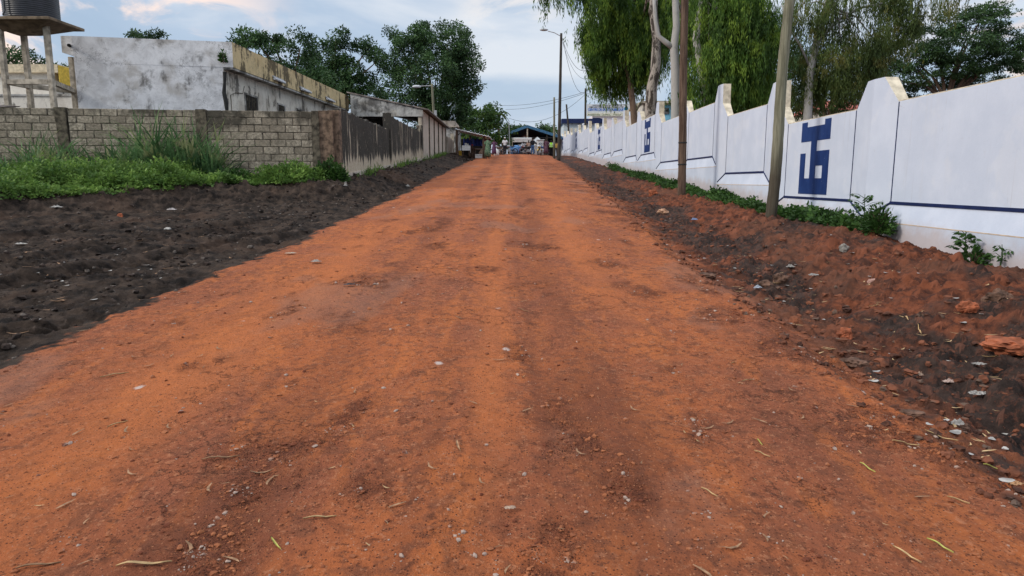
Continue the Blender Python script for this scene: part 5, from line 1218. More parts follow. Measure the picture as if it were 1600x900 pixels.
def bush(name, label, x, y, r_, h_, n, mat, leaf=.09, cat='bush'):
    g0 = gz(x, y); root = empty(name, (x, y, g0), label=label, cat=cat)
    u = unit(n); u[:, 2] = np.abs(u[:, 2]); rad = rng.random(n)**.4
    lum = 1+.28*np.sin(u[:, 0]*7+x)*np.cos(u[:, 1]*6)
    P = u*np.array([r_, r_, h_])*(rad*lum)[:, None]; D = u+unit(n)*.7; D /= np.linalg.norm(D, axis=1)[:, None]
    quads_mesh('foliage', leaf_quads(P, D, leaf*(.6+.8*rng.random(n)), leaf*.55).astype(np.float32), 4, mat, root)
    m_ = MB()
    for i in range(9): a = i*.7; m_.tube([(0, 0, -.05), (math.cos(a)*r_*.3, math.sin(a)*r_*.3, h_*.5), (math.cos(a)*r_*.7, math.sin(a)*r_*.7, h_*.8)], [.014, .010, .004], 5)
    m_.build('stems', M_bark_brown, root)
    return root
p = at(515, 270, 21.2); bush('bush', 'rounded dark green bush at the corner of the block wall and streaked wall', p.x, 21.25, .48, .62, 2600, M_vine, .10)
p = at(440, 275, 20.6); bush('bush', 'low wide green bush left of the corner bush under the block wall', p.x, 20.7, .95, .50, 4200, M_weed, .10)
p = at(385, 278, 20.2); bush('bush', 'small dark bush beneath the mouldy right-hand part of the block wall', p.x-.4, 20.5, .6, .50, 1800, M_vine, .10)
p = at(347, 88, 25.9); b_ = bush('wall_fern', 'small green plant growing from the corner crack of the white gable wall', p.x+.05, 25.85, .11, .36, 110, M_vine, .12, 'plant'); b_.location.z = p.z-.2
def vines():
    xs, ys = [], []
    for _ in range(2300):
        y = rng.uniform(12.2, 46); x = 6.82-abs(rng.normal())*.28
        dens = np.interp(y, [12, 13, 14.2, 17, 25, 32, 46], [.0, .35, .8, 1, .9, .5, .15]); 
        if rng.random() < dens: xs.append(x); ys.append(y)
    x = np.array(xs); y = np.array(ys); n = len(x); z0 = ground(x, y, False); hh = .12+.22*np.clip(.5+fbm(y*1.2, x, 91, 3), 0, 1)
    i = np.repeat(np.arange(n), 30); u = unit(len(i)); u[:, 2] = np.abs(u[:, 2])
    P = np.stack([np.minimum(x[i]+u[:, 0]*.2, 6.84), y[i]+u[:, 1]*.3, z0[i]+hh[i]*(.3+.9*u[:, 2]*rng.random(len(i))**.5)], 1)
    D = u*np.array([1, 1, .5])+unit(len(i))*.5; D /= np.linalg.norm(D, axis=1)[:, None]
    quads_mesh('trailing_weeds', leaf_quads(P, D, .085*(.6+.8*rng.random(len(i))), .065*(.6+.8*rng.random(len(i)))).astype(np.float32), 4, M_vine, label='dark green trailing weeds along the foot of the white wall', cat='weeds', kind='stuff')
vines()
def sapling(label, x, y, h_, arms, seed, leaf=.08, n_l=7):
    rn = random.Random(seed); g0 = gz(x, y); root = empty('weed_plant', (x, y, g0), label=label, cat='plant')
    m_ = MB(); P = []; D = []
    for i in range(arms):
        t = .35+.65*i/arms; a = i*2.4+seed; L_ = h_*.42*(1.25-t*.5); s_ = Vector((0, 0, h_*t*.95)); e_ = s_+Vector((math.cos(a)*L_, math.sin(a)*L_*.7, .35*L_))
        m_.tube([s_, s_.lerp(e_, .5)+Vector((0, 0, .03)), e_], [.006, .004, .002], 5)
        for j in range(n_l):
            q = s_.lerp(e_, .3+.7*j/(n_l-1))
            for sg in (-1, 1): P.append(q); D.append(Vector((-math.sin(a)*sg+math.cos(a)*.5, math.cos(a)*sg, -.45)).normalized())
    m_.tube([(0, 0, -.05), (.02, 0, h_*.5), (0, 0, h_)], [.012, .009, .004], 6); m_.build('stem', M_vine, root)
    P = np.array(P, float); D = np.array(D, float)
    quads_mesh('leaves', leaf_quads(P, D, leaf*(.8+.5*rng.random(len(P))), leaf*.45).astype(np.float32), 4, M_vine, root)
    return root
def ux(px, py, Y): return at(px, py, Y).x
sapling('tall feathery sapling on the mound between emblem panel and nearest panel', ux(1352, 350, 12.6)-.05, 12.6, .78, 12, 2)
bush('bush', 'dark leafy bush hugging the white wall right of the feathery sapling', ux(1372, 360, 12.2), 12.2, .24, .46, 800, M_vine, .08)
sapling('thin two-leaved seedling left of the feathery sapling', ux(1310, 350, 13.1), 13.1, .48, 3, 5, .10, 3)
sapling('bushy low plant at the wall foot towards the right edge', ux(1505, 400, 9.9), 9.9, .40, 9, 3, .09, 5)
bush('bush', 'small round-leaved plant beside the bushy low plant near the right edge', ux(1522, 410, 9.8), 9.8, .16, .26, 260, M_vine, .075)
sapling('single-stemmed wilted plant nearest the right edge at the wall foot', ux(1562, 415, 9.4), 9.4, .34, 4, 7, .10, 3)

# ================================================================== STONES AND LITTER
def ico(sub=1):
    bm = bmesh.new(); bmesh.ops.create_icosphere(bm, subdivisions=sub, radius=1); v_ = np.array([q.co[:] for q in bm.verts]); f = np.array([[a.index for a in q.verts] for q in bm.faces]); bm.free(); return v_, f
def scatter_stones(name, label, xs, ys, sizes, mat, sub=1, sink=.35, cat='stones'):
    v_, f = ico(sub); n = len(xs); z = ground(xs, ys, False); V = []
    nv = len(v_); jit = 1+.28*rng.normal(size=(n, nv, 1)).clip(-1.2, 1.2)
    sc3 = sizes[:, None]*np.stack([.7+.7*rng.random(n), .7+.7*rng.random(n), .45+.4*rng.random(n)], 1)
    a = rng.uniform(0, 6.28, n); ca, sa = np.cos(a), np.sin(a)
    q = v_[None]*jit*sc3[:, None]; qx = q[..., 0]*ca[:, None]-q[..., 1]*sa[:, None]; qy = q[..., 0]*sa[:, None]+q[..., 1]*ca[:, None]
    co = np.stack([qx+xs[:, None], qy+ys[:, None], q[..., 2]+z[:, None]+sizes[:, None]*sink*.6], -1)
    tri = co[:, f]  # n,nf,3,3
    quads_mesh(name, tri.reshape(-1, 3, 3).astype(np.float32), 3, mat, label=label, cat=cat, kind='stuff')
def island_stone(name, a_, b_, c3):
    g = G(name); r_ = g.noise(5, 2, .5); c_ = g.mix(g.rng(r_, .35, .6), a_, b_); c_ = g.mix(g.rng(g.noise(8.3, 1, .5), .58, .66), c_, c3)
    return g.done(c_, .93, bump=g.noise(40, 5, .7), bdist=.01, bstr=.8, spec=.1)
M_st_r = island_stone('mixed_spoil_stone', (.06, .03, .022), (.19, .072, .04), (.12, .08, .06))
M_st_l = island_stone('mixed_soil_stone', (.018, .014, .012), (.05, .036, .03), (.12, .10, .085))
M_st_road = island_stone('road_gravel', (.14, .045, .025), (.32, .12, .055), (.36, .27, .22))
# gravel on the road and its loose shoulders
n = 60000; ys = 1.9*np.exp(rng.random(n)**1.25*np.log(7)); xs = rng.uniform(-1, 1, n)*ys*.8; el, er = e_left(ys), e_right(ys)
lo = ground(xs, ys)[4]; keep = (xs > el) & (xs < er+.3) & ((lo > .35+.4*rng.random(n)) | (rng.random(n) < .12)); xs, ys = xs[keep], ys[keep]
scatter_stones('road_gravel', 'fine reddish gravel strewn over the laterite road', xs, ys, (.0022+.0105*rng.random(len(xs))**7)*(.75+.12*ys), M_st_road, 1, cat='gravel')
n = 6000; ys = 2.4*np.exp(rng.random(n)*np.log(14)); s = rng.gamma(1.8, .8, n)-.1; xs = e_right(ys)+s; keep = xs < 6.8; xs, ys = xs[keep], ys[keep]
scatter_stones('spoil_stones', 'clods and stones strewn over the ditch and red spoil heap', xs, ys, (.004+.034*rng.random(len(xs))**6)*(1+.02*ys), M_st_r, 2, cat='stones')
n = 7000; ys = 5*np.exp(rng.random(n)*np.log(8)); xs = e_left(ys)-rng.gamma(2.2, 1.6, n)+.1; pd = poly_dist(xs, ys); keep = (pd < .3) & (xs > -18); xs, ys = xs[keep], ys[keep]
scatter_stones('soil_stones', 'stones and clods scattered over the black soil verge', xs, ys, (.006+.035*rng.random(len(xs))**5)*(1+.02*ys), M_st_l, 1, cat='stones')
def litter(name, label, xs, ys, size, mat, asp=.5, cat='litter', curl=.3):
    n = len(xs); z = ground(xs, ys, False); a = rng.uniform(0, 6.28, n); d = np.stack([np.cos(a), np.sin(a)], 1); nrm = np.stack([-d[:, 1], d[:, 0]], 1); out = []
    w_ = size*asp
    prev = None
    for j in range(3):
        t0, t1 = j/3-.5, (j+1)/3-.5
        def pt(t, s_):
            bend = curl*size*(t*t)*2
            x = xs+d[:, 0]*size*t+nrm[:, 0]*(w_*s_*(1-2.6*t*t)+bend); y = ys+d[:, 1]*size*t+nrm[:, 1]*(w_*s_*(1-2.6*t*t)+bend)
            return np.stack([x, y, z+.008+.25*size*t*t+.12*size*abs(s_)*asp], 1)
        out.append(np.stack([pt(t0, -.5), pt(t0, .5), pt(t1, .5), pt(t1, -.5)], 1))
    quads_mesh(name, np.concatenate(out).astype(np.float32), 4, mat, label=label, cat=cat, kind='stuff')
def pick(n, y0, k, fx): ys = y0*np.exp(rng.random(n)*np.log(k)); return fx(ys, n), ys
xs, ys = pick(260, 2.2, 9, lambda y, n: rng.uniform(e_left(y), e_right(y))); xs, ys = xs[:110], ys[:110]; litter('fallen_leaves', 'tiny dry leaf bits scattered over the red road', xs, ys, .015+.035*rng.random(110), M_deadleaf, .16, 'leaves', .1)
xs, ys = pick(200, 2.2, 9, lambda y, n: rng.uniform(e_left(y), e_right(y))); litter('twigs', 'small brown twigs and leaf scraps scattered over the red road', xs, ys, .03+.08*rng.random(200), M_twig, .14, 'twigs')
xs, ys = pick(420, 3, 8, lambda y, n: e_right(y)+.2+rng.gamma(2, .9, n)); xs = np.minimum(xs, 6.8); litter('ditch_leaves', 'dry curled leaves and straw strewn over the ditch and spoil heap', xs, ys, .04+.09*rng.random(420), M_deadleaf, .16, 'leaves')
xs, ys = pick(150, 3, 9, lambda y, n: e_right(y)+.2+rng.gamma(2, .8, n)); xs = np.minimum(xs, 6.8); litter('plastic_scraps', 'small pale plastic scraps in the ditch and spoil heap', xs, ys, .03+.06*rng.random(150), M_plastic, .7)
xs, ys = pick(330, 6, 4, lambda y, n: e_left(y)-.3-rng.gamma(2, 2., n)); k_ = poly_dist(xs, ys) < .2; xs, ys = xs[k_], ys[k_]; litter('soil_litter', 'small pale scraps and straw littering the black soil verge', xs[:170], ys[:170], .02+.07*rng.random(len(xs[:170])), M_plastic, .5)
xs, ys = pick(300, 6, 4, lambda y, n: e_left(y)-.3-rng.gamma(2, 2., n)); k_ = poly_dist(xs, ys) < .2; xs, ys = xs[k_], ys[k_]; litter('soil_straw', 'dry straw and leaf scraps littering the black soil verge', xs, ys, .06+.12*rng.random(len(xs)), M_twig, .15, 'straw')

def on_ground(px, py):
    lo, hi = 1.5, 70.
    f = lambda Y: at(px, py, Y).z-gz(at(px, py, Y).x, Y)
    Y = 1.6
    while Y < 75 and f(Y) > 0: Y *= 1.01
    return at(px, py, Y).x, Y
def rock(px, py, wpx, hpx, mat, label, seed, name='rock', cat='rock'):
    x, y = on_ground(px, py); s_ = wpx*y/F/2; h_ = hpx*y/F/2
    m_ = MB(); m_.rock((0, 0, h_*.2), (s_, s_*.75, h_), seed+1); o = m_.build(name, mat, None, False, label=label, cat=cat); o.location = (x, y, gz(x, y)); o.rotation_euler.z = 0
for i, a_ in enumerate(((1583, 552, 88, 34, M_rock_red, 'large flat orange laterite boulder at the right edge of the ditch'), (1511, 492, 30, 24, M_rock_red, 'pointed orange rock left of the large flat boulder'), (1320, 528, 26, 22, M_rock_red, 'reddish rock low in the ditch beside the road edge'),
    (1219, 446, 26, 20, M_rock_br, 'rounded brown rock on the dark ditch slope'), (1196, 446, 24, 16, M_rock_br, 'dark brown clod left of the rounded brown rock'), (1318, 392, 16, 17, M_rock_gr, 'square grey cement lump on the red spoil heap'), (1560, 470, 40, 30, M_rock_br, 'dark brown clod on the heap near the right edge'),
    (1362, 442, 14, 10, plain('pink_stone', (.42, .25, .2)), 'round pinkish stone on top of the heap'), (1036, 335, 18, 10, plain('tan_stone', (.45, .26, .16)), 'pale tan stone at the foot of the brown pole mound'), (1105, 434, 30, 12, M_rock_br, 'flat dark clod breaking out of the road shoulder'),
    (1330, 570, 40, 18, M_rock_br, 'long dark clod at the ditch bottom below the reddish rock'), (1502, 672, 26, 22, M_rock_br, 'brown rock half wrapped in plastic low in the ditch'), (1425, 648, 34, 12, M_rock_br, 'long brown clod at the road shoulder edge'),
    (188, 340, 9, 9, M_rock_red, 'small orange brick bit on the black soil bank'), (262, 361, 10, 5, M_plastic, 'small white stone on the flat black soil'), (1020, 305, 14, 9, M_rock_red, 'orange clod beside the brown pole'))):
    rock(*a_, seed=i)
def leaf_on(px, py, Lpx, ang, mat, label, name='fallen_leaf', wid=.085, curl=.15, cat='leaf'):
    x, y = on_ground(px, py); L_ = Lpx*y/F*(1.0/max(.42, abs(math.cos(R(ang)))+.35*abs(math.sin(R(ang)))))
    a = math.atan2(math.sin(R(ang))*2.2, math.cos(R(ang))); d = Vector((math.cos(a), math.sin(a), 0)); s_ = Vector((-d.y, d.x, 0)); m_ = MB(); vs = []; n_ = 9
    L_ = min(L_, .26)
    for i in range(n_+1):
        t = i/n_; w_ = wid*L_*math.sin(math.pi*min(1, .06+t*.94))**.7*.5; c_ = d*(t-.5)*L_+s_*curl*L_*(t-.5)**2; X, Y_ = x+c_.x, y+c_.y; zz = gz(X, Y_)-gz(x, y)+.006+.05*L_*math.sin(t*5)
        zz = max(zz, .004)
        vs += [c_-s_*w_+Vector((0, 0, zz+.004)), c_+Vector((0, 0, zz)), c_+s_*w_+Vector((0, 0, zz+.004))]
    n0 = len(vs); vs2 = [v_-Vector((0, 0, .0015)) for v_ in vs]; fs = []
    for i in range(n_):
        for f in ((i*3, i*3+1, i*3+4, i*3+3), (i*3+1, i*3+2, i*3+5, i*3+4)): fs += [f, tuple(q+n0 for q in reversed(f))]
    m_.add(vs+vs2, fs); o = m_.build(name, mat, None, False, label=label, cat=cat, group='leaves fallen on the road'); o.location = (x, y, gz(x, y))
for a_ in ((430, 853, 44, -28, M_greenleaf, 'yellow-green leaf on the road just right of the bottom left corner area'), (1107, 775, 36, -38, M_deadleaf, 'slim yellow leaf lying alone left of centre of the lower right road'), (1354, 737, 28, -55, M_greenleaf, 'bright yellow-green leaf beside a dark streak near the right shoulder'),
   (1467, 858, 44, -50, M_greenleaf, 'green leaf standing askew in the bottom right corner'), (1415, 873, 50, -45, M_deadleaf, 'pale dry leaf left of the green leaf in the bottom right corner'), (1186, 694, 10, -85, M_greenleaf, 'short yellow leaf upright among pale lime spots'),
   (1190, 711, 30, -28, M_deadleaf, 'curved yellow leaf just below the short upright one'), (500, 815, 56, 5, M_deadleaf, 'long straight tan leaf in the lower left of the road'), (185, 664, 34, 38, M_deadleaf, 'slanting tan leaf on the left half of the road'),
   (180, 590, 44, 22, M_deadleaf, 'forked tan leaf near the left soil edge'), (1415, 698, 42, -8, M_deadleaf, 'straight pale leaf near the right road shoulder'), (1470, 690, 50, -14, M_deadleaf, 'hooked pale leaf where the shoulder meets the ditch'),
   (1497, 784, 34, -22, M_deadleaf, 'tan leaf close to the right shoulder above the corner'), (1168, 600, 26, 12, M_deadleaf, 'small pale leaf right of the road centre'), (817, 487, 24, -18, M_twig, 'dark brown curled leaf in the middle of the road'),
   (60, 890, 70, 8, M_twig, 'long brown leaf in the bottom left corner'), (225, 888, 90, 6, M_deadleaf, 'longest dry leaf along the bottom edge at left'), (345, 723, 60, 8, M_twig, 'long brown leaf stalk left of the road centre'), (715, 700, 34, -65, M_twig, 'bent brown stalk near the road centre'),
   (1560, 740, 46, -10, M_greenleaf, 'pale green leaf at the ditch bottom near the right edge'), (1437, 521, 22, 55, M_deadleaf, 'curved yellow leaf upper of two on the dark slope'), (1413, 500, 20, 75, M_deadleaf, 'crescent yellow leaf on the dark slope'), (1367, 480, 18, -5, M_deadleaf, 'short yellow leaf on the dark slope left of the crescent one'),
   (1548, 562, 26, -20, M_deadleaf, 'yellow leaf lying on the edge of the large flat boulder'), (1500, 778, 0.1, 0, M_deadleaf, None), (1123, 577, 8, 60, M_deadleaf, 'tiny pale leaf above the lime spots right of centre'), (1146, 569, 16, 25, M_deadleaf, 'small curled pale leaf higher up right of centre')):
    if a_[5]: leaf_on(*a_)
def scrap(px, py, wpx, hpx, mat, label, seed, name='plastic_scrap', cat='plastic scrap'):
    x, y = on_ground(px, py); s_ = wpx*y/F/2; rn = random.Random(seed); n_ = 9; vs = []; fs = []
    for i in range(n_+1):
        for j in range(n_+1):
            r_ = (1+.25*math.sin(i*2.1+seed)*math.cos(j*1.7)+rn.uniform(-.25, .15))/max(1, math.hypot(i/n_*2-1, j/n_*2-1)**.8); vs.append(((i/n_*2-1)*s_*r_, (j/n_*2-1)*s_*.55*r_+.25*s_*(i/n_), max(.004, .02+hpx*y/F*.6*(rn.random()**1.6)*(1-abs(i/n_*2-1)**2)*(1-abs(j/n_*2-1)**2))))
    n0 = len(vs); vs += [(a, b, c-.0015) for a, b, c in vs]
    for i in range(n_):
        for j in range(n_): f = (i*(n_+1)+j, (i+1)*(n_+1)+j, (i+1)*(n_+1)+j+1, i*(n_+1)+j+1); fs += [f, tuple(q+n0 for q in reversed(f))]
    m_ = MB(); m_.add(vs, fs); o = m_.build(name, mat, None, False, label=label, cat=cat); o.location = (x, y, gz(x, y)+.004)
for i, a_ in enumerate(((1496, 668, 24, 18, M_plastic, 'crumpled clear plastic draped over a brown ditch rock'), (1527, 630, 30, 12, M_plastic, 'torn grey plastic shred in the dark ditch'), (1530, 574, 22, 6, M_plastic, 'white plastic strip below the large flat boulder'), (1437, 596, 10, 14, plain('tan_rag', (.42, .30, .22)), 'tan rag tuft in the ditch'),
    (1483, 601, 20, 10, plain('pink_rag', (.45, .33, .28)), 'pinkish paper scrap right of the tan rag'), (1184, 455, 12, 9, plain('bluish_film', (.40, .44, .50)), 'bluish plastic film low on the ditch side'), (1235, 420, 14, 9, M_plastic, 'white scrap on the red mound slope'), (1270, 438, 16, 6, M_plastic, 'flat white scrap on the dark slope'), (1085, 347, 10, 8, plain('blue_scrap', (.2, .28, .45)), 'blue scrap beside the tan stone'),
    (494, 413, 16, 6, plain('grey_scrap', (.38, .34, .30)), 'grey crumpled scrap on the left half of the road'), (454, 399, 16, 3, plain('buff_card', (.50, .42, .32)), 'small buff card piece at the left road edge'), (545, 450, 18, 4, M_black, 'black plastic scrap on the road left of centre'), (797, 803, 20, 5, plain('beige_paper', (.42, .30, .22)), 'torn beige paper in the lower middle of the road'),
    (1580, 700, 0, 0, None, None), (1588, 764, 22, 10, plain('orange_rag', (.42, .24, .12)), 'orange-tan rag at the ditch foot by the right edge'), (88, 328, 16, 7, M_plastic, 'white plastic bag scrap on the bank at left'), (268, 330, 16, 8, plain('pale_rag', (.4, .36, .34)), 'pale rag on the black bank'), (32, 384, 16, 5, M_plastic, 'white scrap group low at the left edge'), (356, 277, 14, 6, M_plastic, 'white plastic caught in the weeds'),
    (1004, 287, 0, 0, None, None), (540, 295, 6, 14, M_plastic, 'white scrap upright at the foot of the streaked wall corner'), (637, 293, 8, 5, M_plastic, 'white scrap on the soil before the streaked wall'))):
    if a_[5]: scrap(*a_, seed=i)

# ================================================================== PEOPLE
def skin_body(verts, edges, radii, name, mat, parent, sub=1, root_i=0):
    me = bpy.data.meshes.new(name+'_tmp'); me.from_pydata(verts, edges, []); me.update()
    o = bpy.data.objects.new(name+'_tmp', me); col.objects.link(o)
    m1 = o.modifiers.new('s', 'SKIN'); sv = me.skin_vertices[0].data
    for i, r_ in enumerate(radii): sv[i].radius = (r_, r_) if not isinstance(r_, tuple) else r_
    sv[root_i].use_root = True
    m2 = o.modifiers.new('u', 'SUBSURF'); m2.levels = sub+1; m2.render_levels = sub+1
    bpy.context.view_layer.update()
    m_ = bpy.data.meshes.new_from_object(o.evaluated_get(bpy.context.evaluated_depsgraph_get())); bpy.data.objects.remove(o); bpy.data.meshes.remove(me)
    m_.name = name; m_.materials.clear()
    return link_mesh(name, m_, mat, parent, True)
def person(px, Y, H, label, top, bottom, hair=None, dress=False, face=180, arms=(0.12, .12), fore=((0, 0), (0, 0)), seated=False, cap=None, long=True, stride=.1, vest=None, bare_z=None, x=None):
    X = at(px, 240, Y).x if x is None else x; g0 = gz(X, Y); root = empty('person', (X, Y, g0), R(face), label=label, cat='person')
    k = H/1.75; V = {}
    if not seated:
        V['pel'] = (0, 0, .95); V['kl'] = (.10, .03, .50); V['kr'] = (-.10, .02, .50); V['al'] = (.11, -stride*.6, .09); V['ar'] = (-.11, stride, .09)
        V['hl'] = (.10, 0, .90); V['hr'] = (-.10, 0, .90); dz = 0
    else:
        V['pel'] = (0, 0, .50); V['kl'] = (.15, .42, .48); V['kr'] = (-.15, .42, .48); V['al'] = (.15, .42, .09); V['ar'] = (-.15, .42, .09); V['hl'] = (.10, .02, .48); V['hr'] = (-.10, .02, .48); dz = -.45
    V['tl'] = (V['al'][0]+.01, V['al'][1]+.17, .035); V['tr'] = (V['ar'][0]-.01, V['ar'][1]+.17, .035)
    V['wa'] = (0, 0, 1.10+dz); V['ch'] = (0, .0, 1.33+dz); V['ne'] = (0, .0, 1.48+dz); V['hb'] = (0, .02, 1.56+dz); V['ht'] = (0, .015, 1.68+dz)
    for s_, sg, aa, ff in (('l', 1, arms[0], fore[0]), ('r', -1, arms[1], fore[1])):
        V['s'+s_] = (sg*.17, 0, 1.41+dz); V['e'+s_] = (sg*(.20+aa), .02, 1.14+dz+aa*.25); e_ = V['e'+s_]
        V['w'+s_] = (e_[0]+sg*.02-sg*ff[0], e_[1]+.06+ff[1], e_[2]-.24+ff[1]*.9+ff[0]*.5); w_ = V['w'+s_]; V['h'+s_+'d'] = (w_[0], w_[1]+.02+ff[1]*.2, w_[2]-.09+ff[1]*.3)
    names = list(V); idx = {n_: i for i, n_ in enumerate(names)}; P = [Vector(V[n_])*k for n_ in names]
    rad = dict(pel=(.15, .11), kl=.062, kr=.062, al=.042, ar=.042, hl=.095, hr=.095, tl=.034, tr=.034, wa=(.135, .09), ch=(.155, .10), ne=.055, hb=(.075, .085), ht=(.07, .08), sl=.065, el=.043, wl=.028, hld=.032, sr=.065, er=.043, wr=.028, hrd=.032)
    E = [('pel','hl'),('pel','hr'),('hl','kl'),('kl','al'),('al','tl'),('hr','kr'),('kr','ar'),('ar','tr'),('pel','wa'),('wa','ch'),('ch','ne'),('ne','hb'),('hb','ht'),('ch','sl'),('sl','el'),('el','wl'),('wl','hld'),('ch','sr'),('sr','er'),('er','wr'),('wr','hrd')]
    def sc_(r_, m_=1.): return tuple(q*k*m_ for q in r_) if isinstance(r_, tuple) else r_*k*m_
    skin_body([tuple(p) for p in P], [(idx[a], idx[b]) for a, b in E], [sc_(rad[n_]) for n_ in names], 'body', M_skin, root)
    def garment(nm, keys, edges, mul, mat, over={}):
        ii = {n_: i for i, n_ in enumerate(keys)}
        pts = [tuple(Vector(over.get(n_, V[n_]))*k) for n_ in keys]
        return skin_body(pts, [(ii[a], ii[b]) for a, b in edges], [sc_(rad[n_], mul.get(n_, 1.22)) for n_ in keys], nm, mat, root)
    if not dress:
        ml = lambda a, b, t: tuple(Vector(V[a]).lerp(Vector(V[b]), t))
        garment('trousers', ['pel','hl','kl','al','hr','kr','ar'], [('pel','hl'),('hl','kl'),('kl','al'),('pel','hr'),('hr','kr'),('kr','ar')], dict(kl=1.35, kr=1.35, al=1.7, ar=1.7, pel=1.08), bottom, {'pel': (0, V['pel'][1], V['pel'][2]+.02)})
        garment('shirt', ['wa','pel','ch','sl','el','sr','er'], [('pel','wa'),('wa','ch'),('ch','sl'),('sl','el'),('ch','sr'),('sr','er')], dict(pel=1.16, wa=1.28, ch=1.16, sl=1.35, sr=1.35, el=1.45, er=1.45), top)
        if vest:
            m_ = MB(); n_ = 18; rows = [(.98, .185, .145), (1.1, .18, .14), (1.25, .195, .145), (1.4, .17, .125), (1.47, .10, .09)]
            vs = [(a*k*math.cos(2*math.pi*i/n_), b*k*math.sin(2*math.pi*i/n_), (z+dz)*k) for z, a, b in rows for i in range(n_)]
            m_.add(vs, [(j*n_+i, j*n_+(i+1) % n_, (j+1)*n_+(i+1) % n_, (j+1)*n_+i) for j in range(len(rows)-1) for i in range(n_)]); m_.build('vest', vest, root, True)
            for z in (1.05, 1.2):
                s_ = MB(); s_.add([(a*k*math.cos(2*math.pi*i/n_), b*k*math.sin(2*math.pi*i/n_), zz*k) for zz, a, b in ((z, .195, .155), (z+.05, .198, .158)) for i in range(n_)], [(i, (i+1) % n_, n_+(i+1) % n_, n_+i) for i in range(n_)]); s_.build('reflective_band', M_canvas, root)
    else:
        m_ = MB(); n_ = 24; zb_ = .22 if long else .45
        rows = [(zb_, .27, .22), (.6, .235, .20), (.9, .205, .16), (1.1, .165, .125), (1.3, .185, .13), (1.42, .15, .105), (1.485, .07, .065)]
        if seated: rows = [(.12, .30, .34), (.35, .30, .33), (.52, .26, .26), (.65, .18, .13), (.85, .19, .13), (.97, .15, .105), (1.035, .07, .065)]
        oy_ = .16 if seated else 0
        vs = []
        for q, (z, a, b) in enumerate(rows):
            yo = oy_*(1 if q < 3 else 0); vs += [(a*k*(1+.06*math.sin(5*t_+q)*(q < 3))*math.cos(t_), (yo+b*math.sin(t_))*k, z*k) for t_ in [2*math.pi*i/n_ for i in range(n_)]]
        m_.add(vs, [(j*n_+i, j*n_+(i+1) % n_, (j+1)*n_+(i+1) % n_, (j+1)*n_+i) for j in range(len(rows)-1) for i in range(n_)]+[tuple(range(n_))]); m_.build('dress', top, root, True)
        for s_ in 'lr': garment('sleeve', ['s'+s_, 'e'+s_], [('s'+s_, 'e'+s_)], {'s'+s_: 1.3, 'e'+s_: 1.5}, top)
    hz_ = (1.66+dz)*k
    for sg in (-1, 1): m_ = MB(); m_.blob((sg*.03*k, .085*k, (1.625+dz)*k), (.011*k, .007*k, .009*k), rough=0, sub=1); m_.build('eye', M_dark, root)
    m_ = MB(); m_.blob((0, .10*k, (1.595+dz)*k), (.013*k, .016*k, .022*k), rough=0, sub=1); m_.build('nose', M_skin, root)
    if cap:
        m_ = MB(); m_.blob((0, .0, hz_+.02), (.095*k, .105*k, .085*k), rough=.03, sub=2); m_.box(-.06*k, .06*k, .07*k, .17*k, hz_, hz_+.012); m_.build('cap', cap, root, True)
    else:
        m_ = MB(); m_.blob((0, -.012, hz_+.015), (.088*k, .098*k, .085*k), rough=.04, sub=2); m_.build('hair' if hair is None else 'headscarf', hair or M_dark, root, True)
    return root
C_ = cloth
person(762, 56, 1.76, 'woman in a long green patterned dress walking down the left roadside', C_('green_print', (.045, .13, .075), (.20, .27, .17)), None, dress=True, arms=(.03, .05))
person(789, 68, 1.72, 'person in a white shirt and white cap with dark trousers, hand raised', C_('white_shirt', (.60, .60, .62)), C_('dark_trousers', (.018, .018, .025)), cap=M_canvas, arms=(.05, .10), fore=((0, 0), (.12, .30)))
person(772, 66, 1.55, 'person in dark purple clothes standing behind the woman in green', C_('purple_print', (.05, .025, .06), (.14, .06, .12)), None, dress=True)
person(832, 72, 1.74, 'person in a black shirt and blue jeans beside the yellow motorcycle', C_('black_shirt', (.012, .013, .018)), C_('blue_jeans', (.07, .14, .28)), arms=(.04, .16), face=200)
person(853, 72, 1.72, 'woman in a long dark purple dress left of the person in the yellow-green vest', C_('plum_dress', (.07, .02, .055), (.16, .09, .10)), None, dress=True, arms=(.05, .12))
person(861, 73, 1.66, 'person in a fluorescent yellow-green safety vest over a white shirt', C_('white_sleeves', (.52, .54, .56)), C_('black_trousers', (.012, .012, .014)), vest=plain('fluorescent_vest', (.38, .85, .03), .7, var=.02), arms=(.06, .06), face=0)
person(868.5, 74, 1.70, 'person in a yellow shirt just right of the slim grey pole', C_('yellow_shirt', (.60, .36, .08)), C_('brown_trousers', (.05, .03, .03)), face=0)
person(738, 59.8, 1.65, 'seated vendor in dark clothes with a red headscarf under the stall roof', C_('dark_wrap', (.025, .02, .02), (.09, .05, .03)), None, dress=True, seated=True, hair=C_('red_scarf', (.30, .03, .02)), face=160)
person(818, 86, 1.68, 'person in a white headscarf and white top inside the market hall', C_('white_top', (.6, .6, .62)), C_('grey_trousers', (.12, .12, .14)), hair=M_canvas)
person(826, 84, 1.70, 'person in a pinkish tan shirt inside the market hall', C_('pinktan_shirt', (.40, .26, .20)), C_('navy_trousers', (.02, .025, .05)))
k_ = MB()
for sx in (-.18, .18):
    for sy in (-.15, .15): k_.box(sx-.02, sx+.02, sy-.02, sy+.02, 0, .36)
k_.box(-.22, .22, -.19, .19, .361, .40); st_ = k_.build('stool', M_pole_br, None, label='low wooden stool under the seated vendor', cat='stool'); xx = at(738, 240, 59.8).x; st_.location = (xx, 59.8, gz(xx, 59.8))

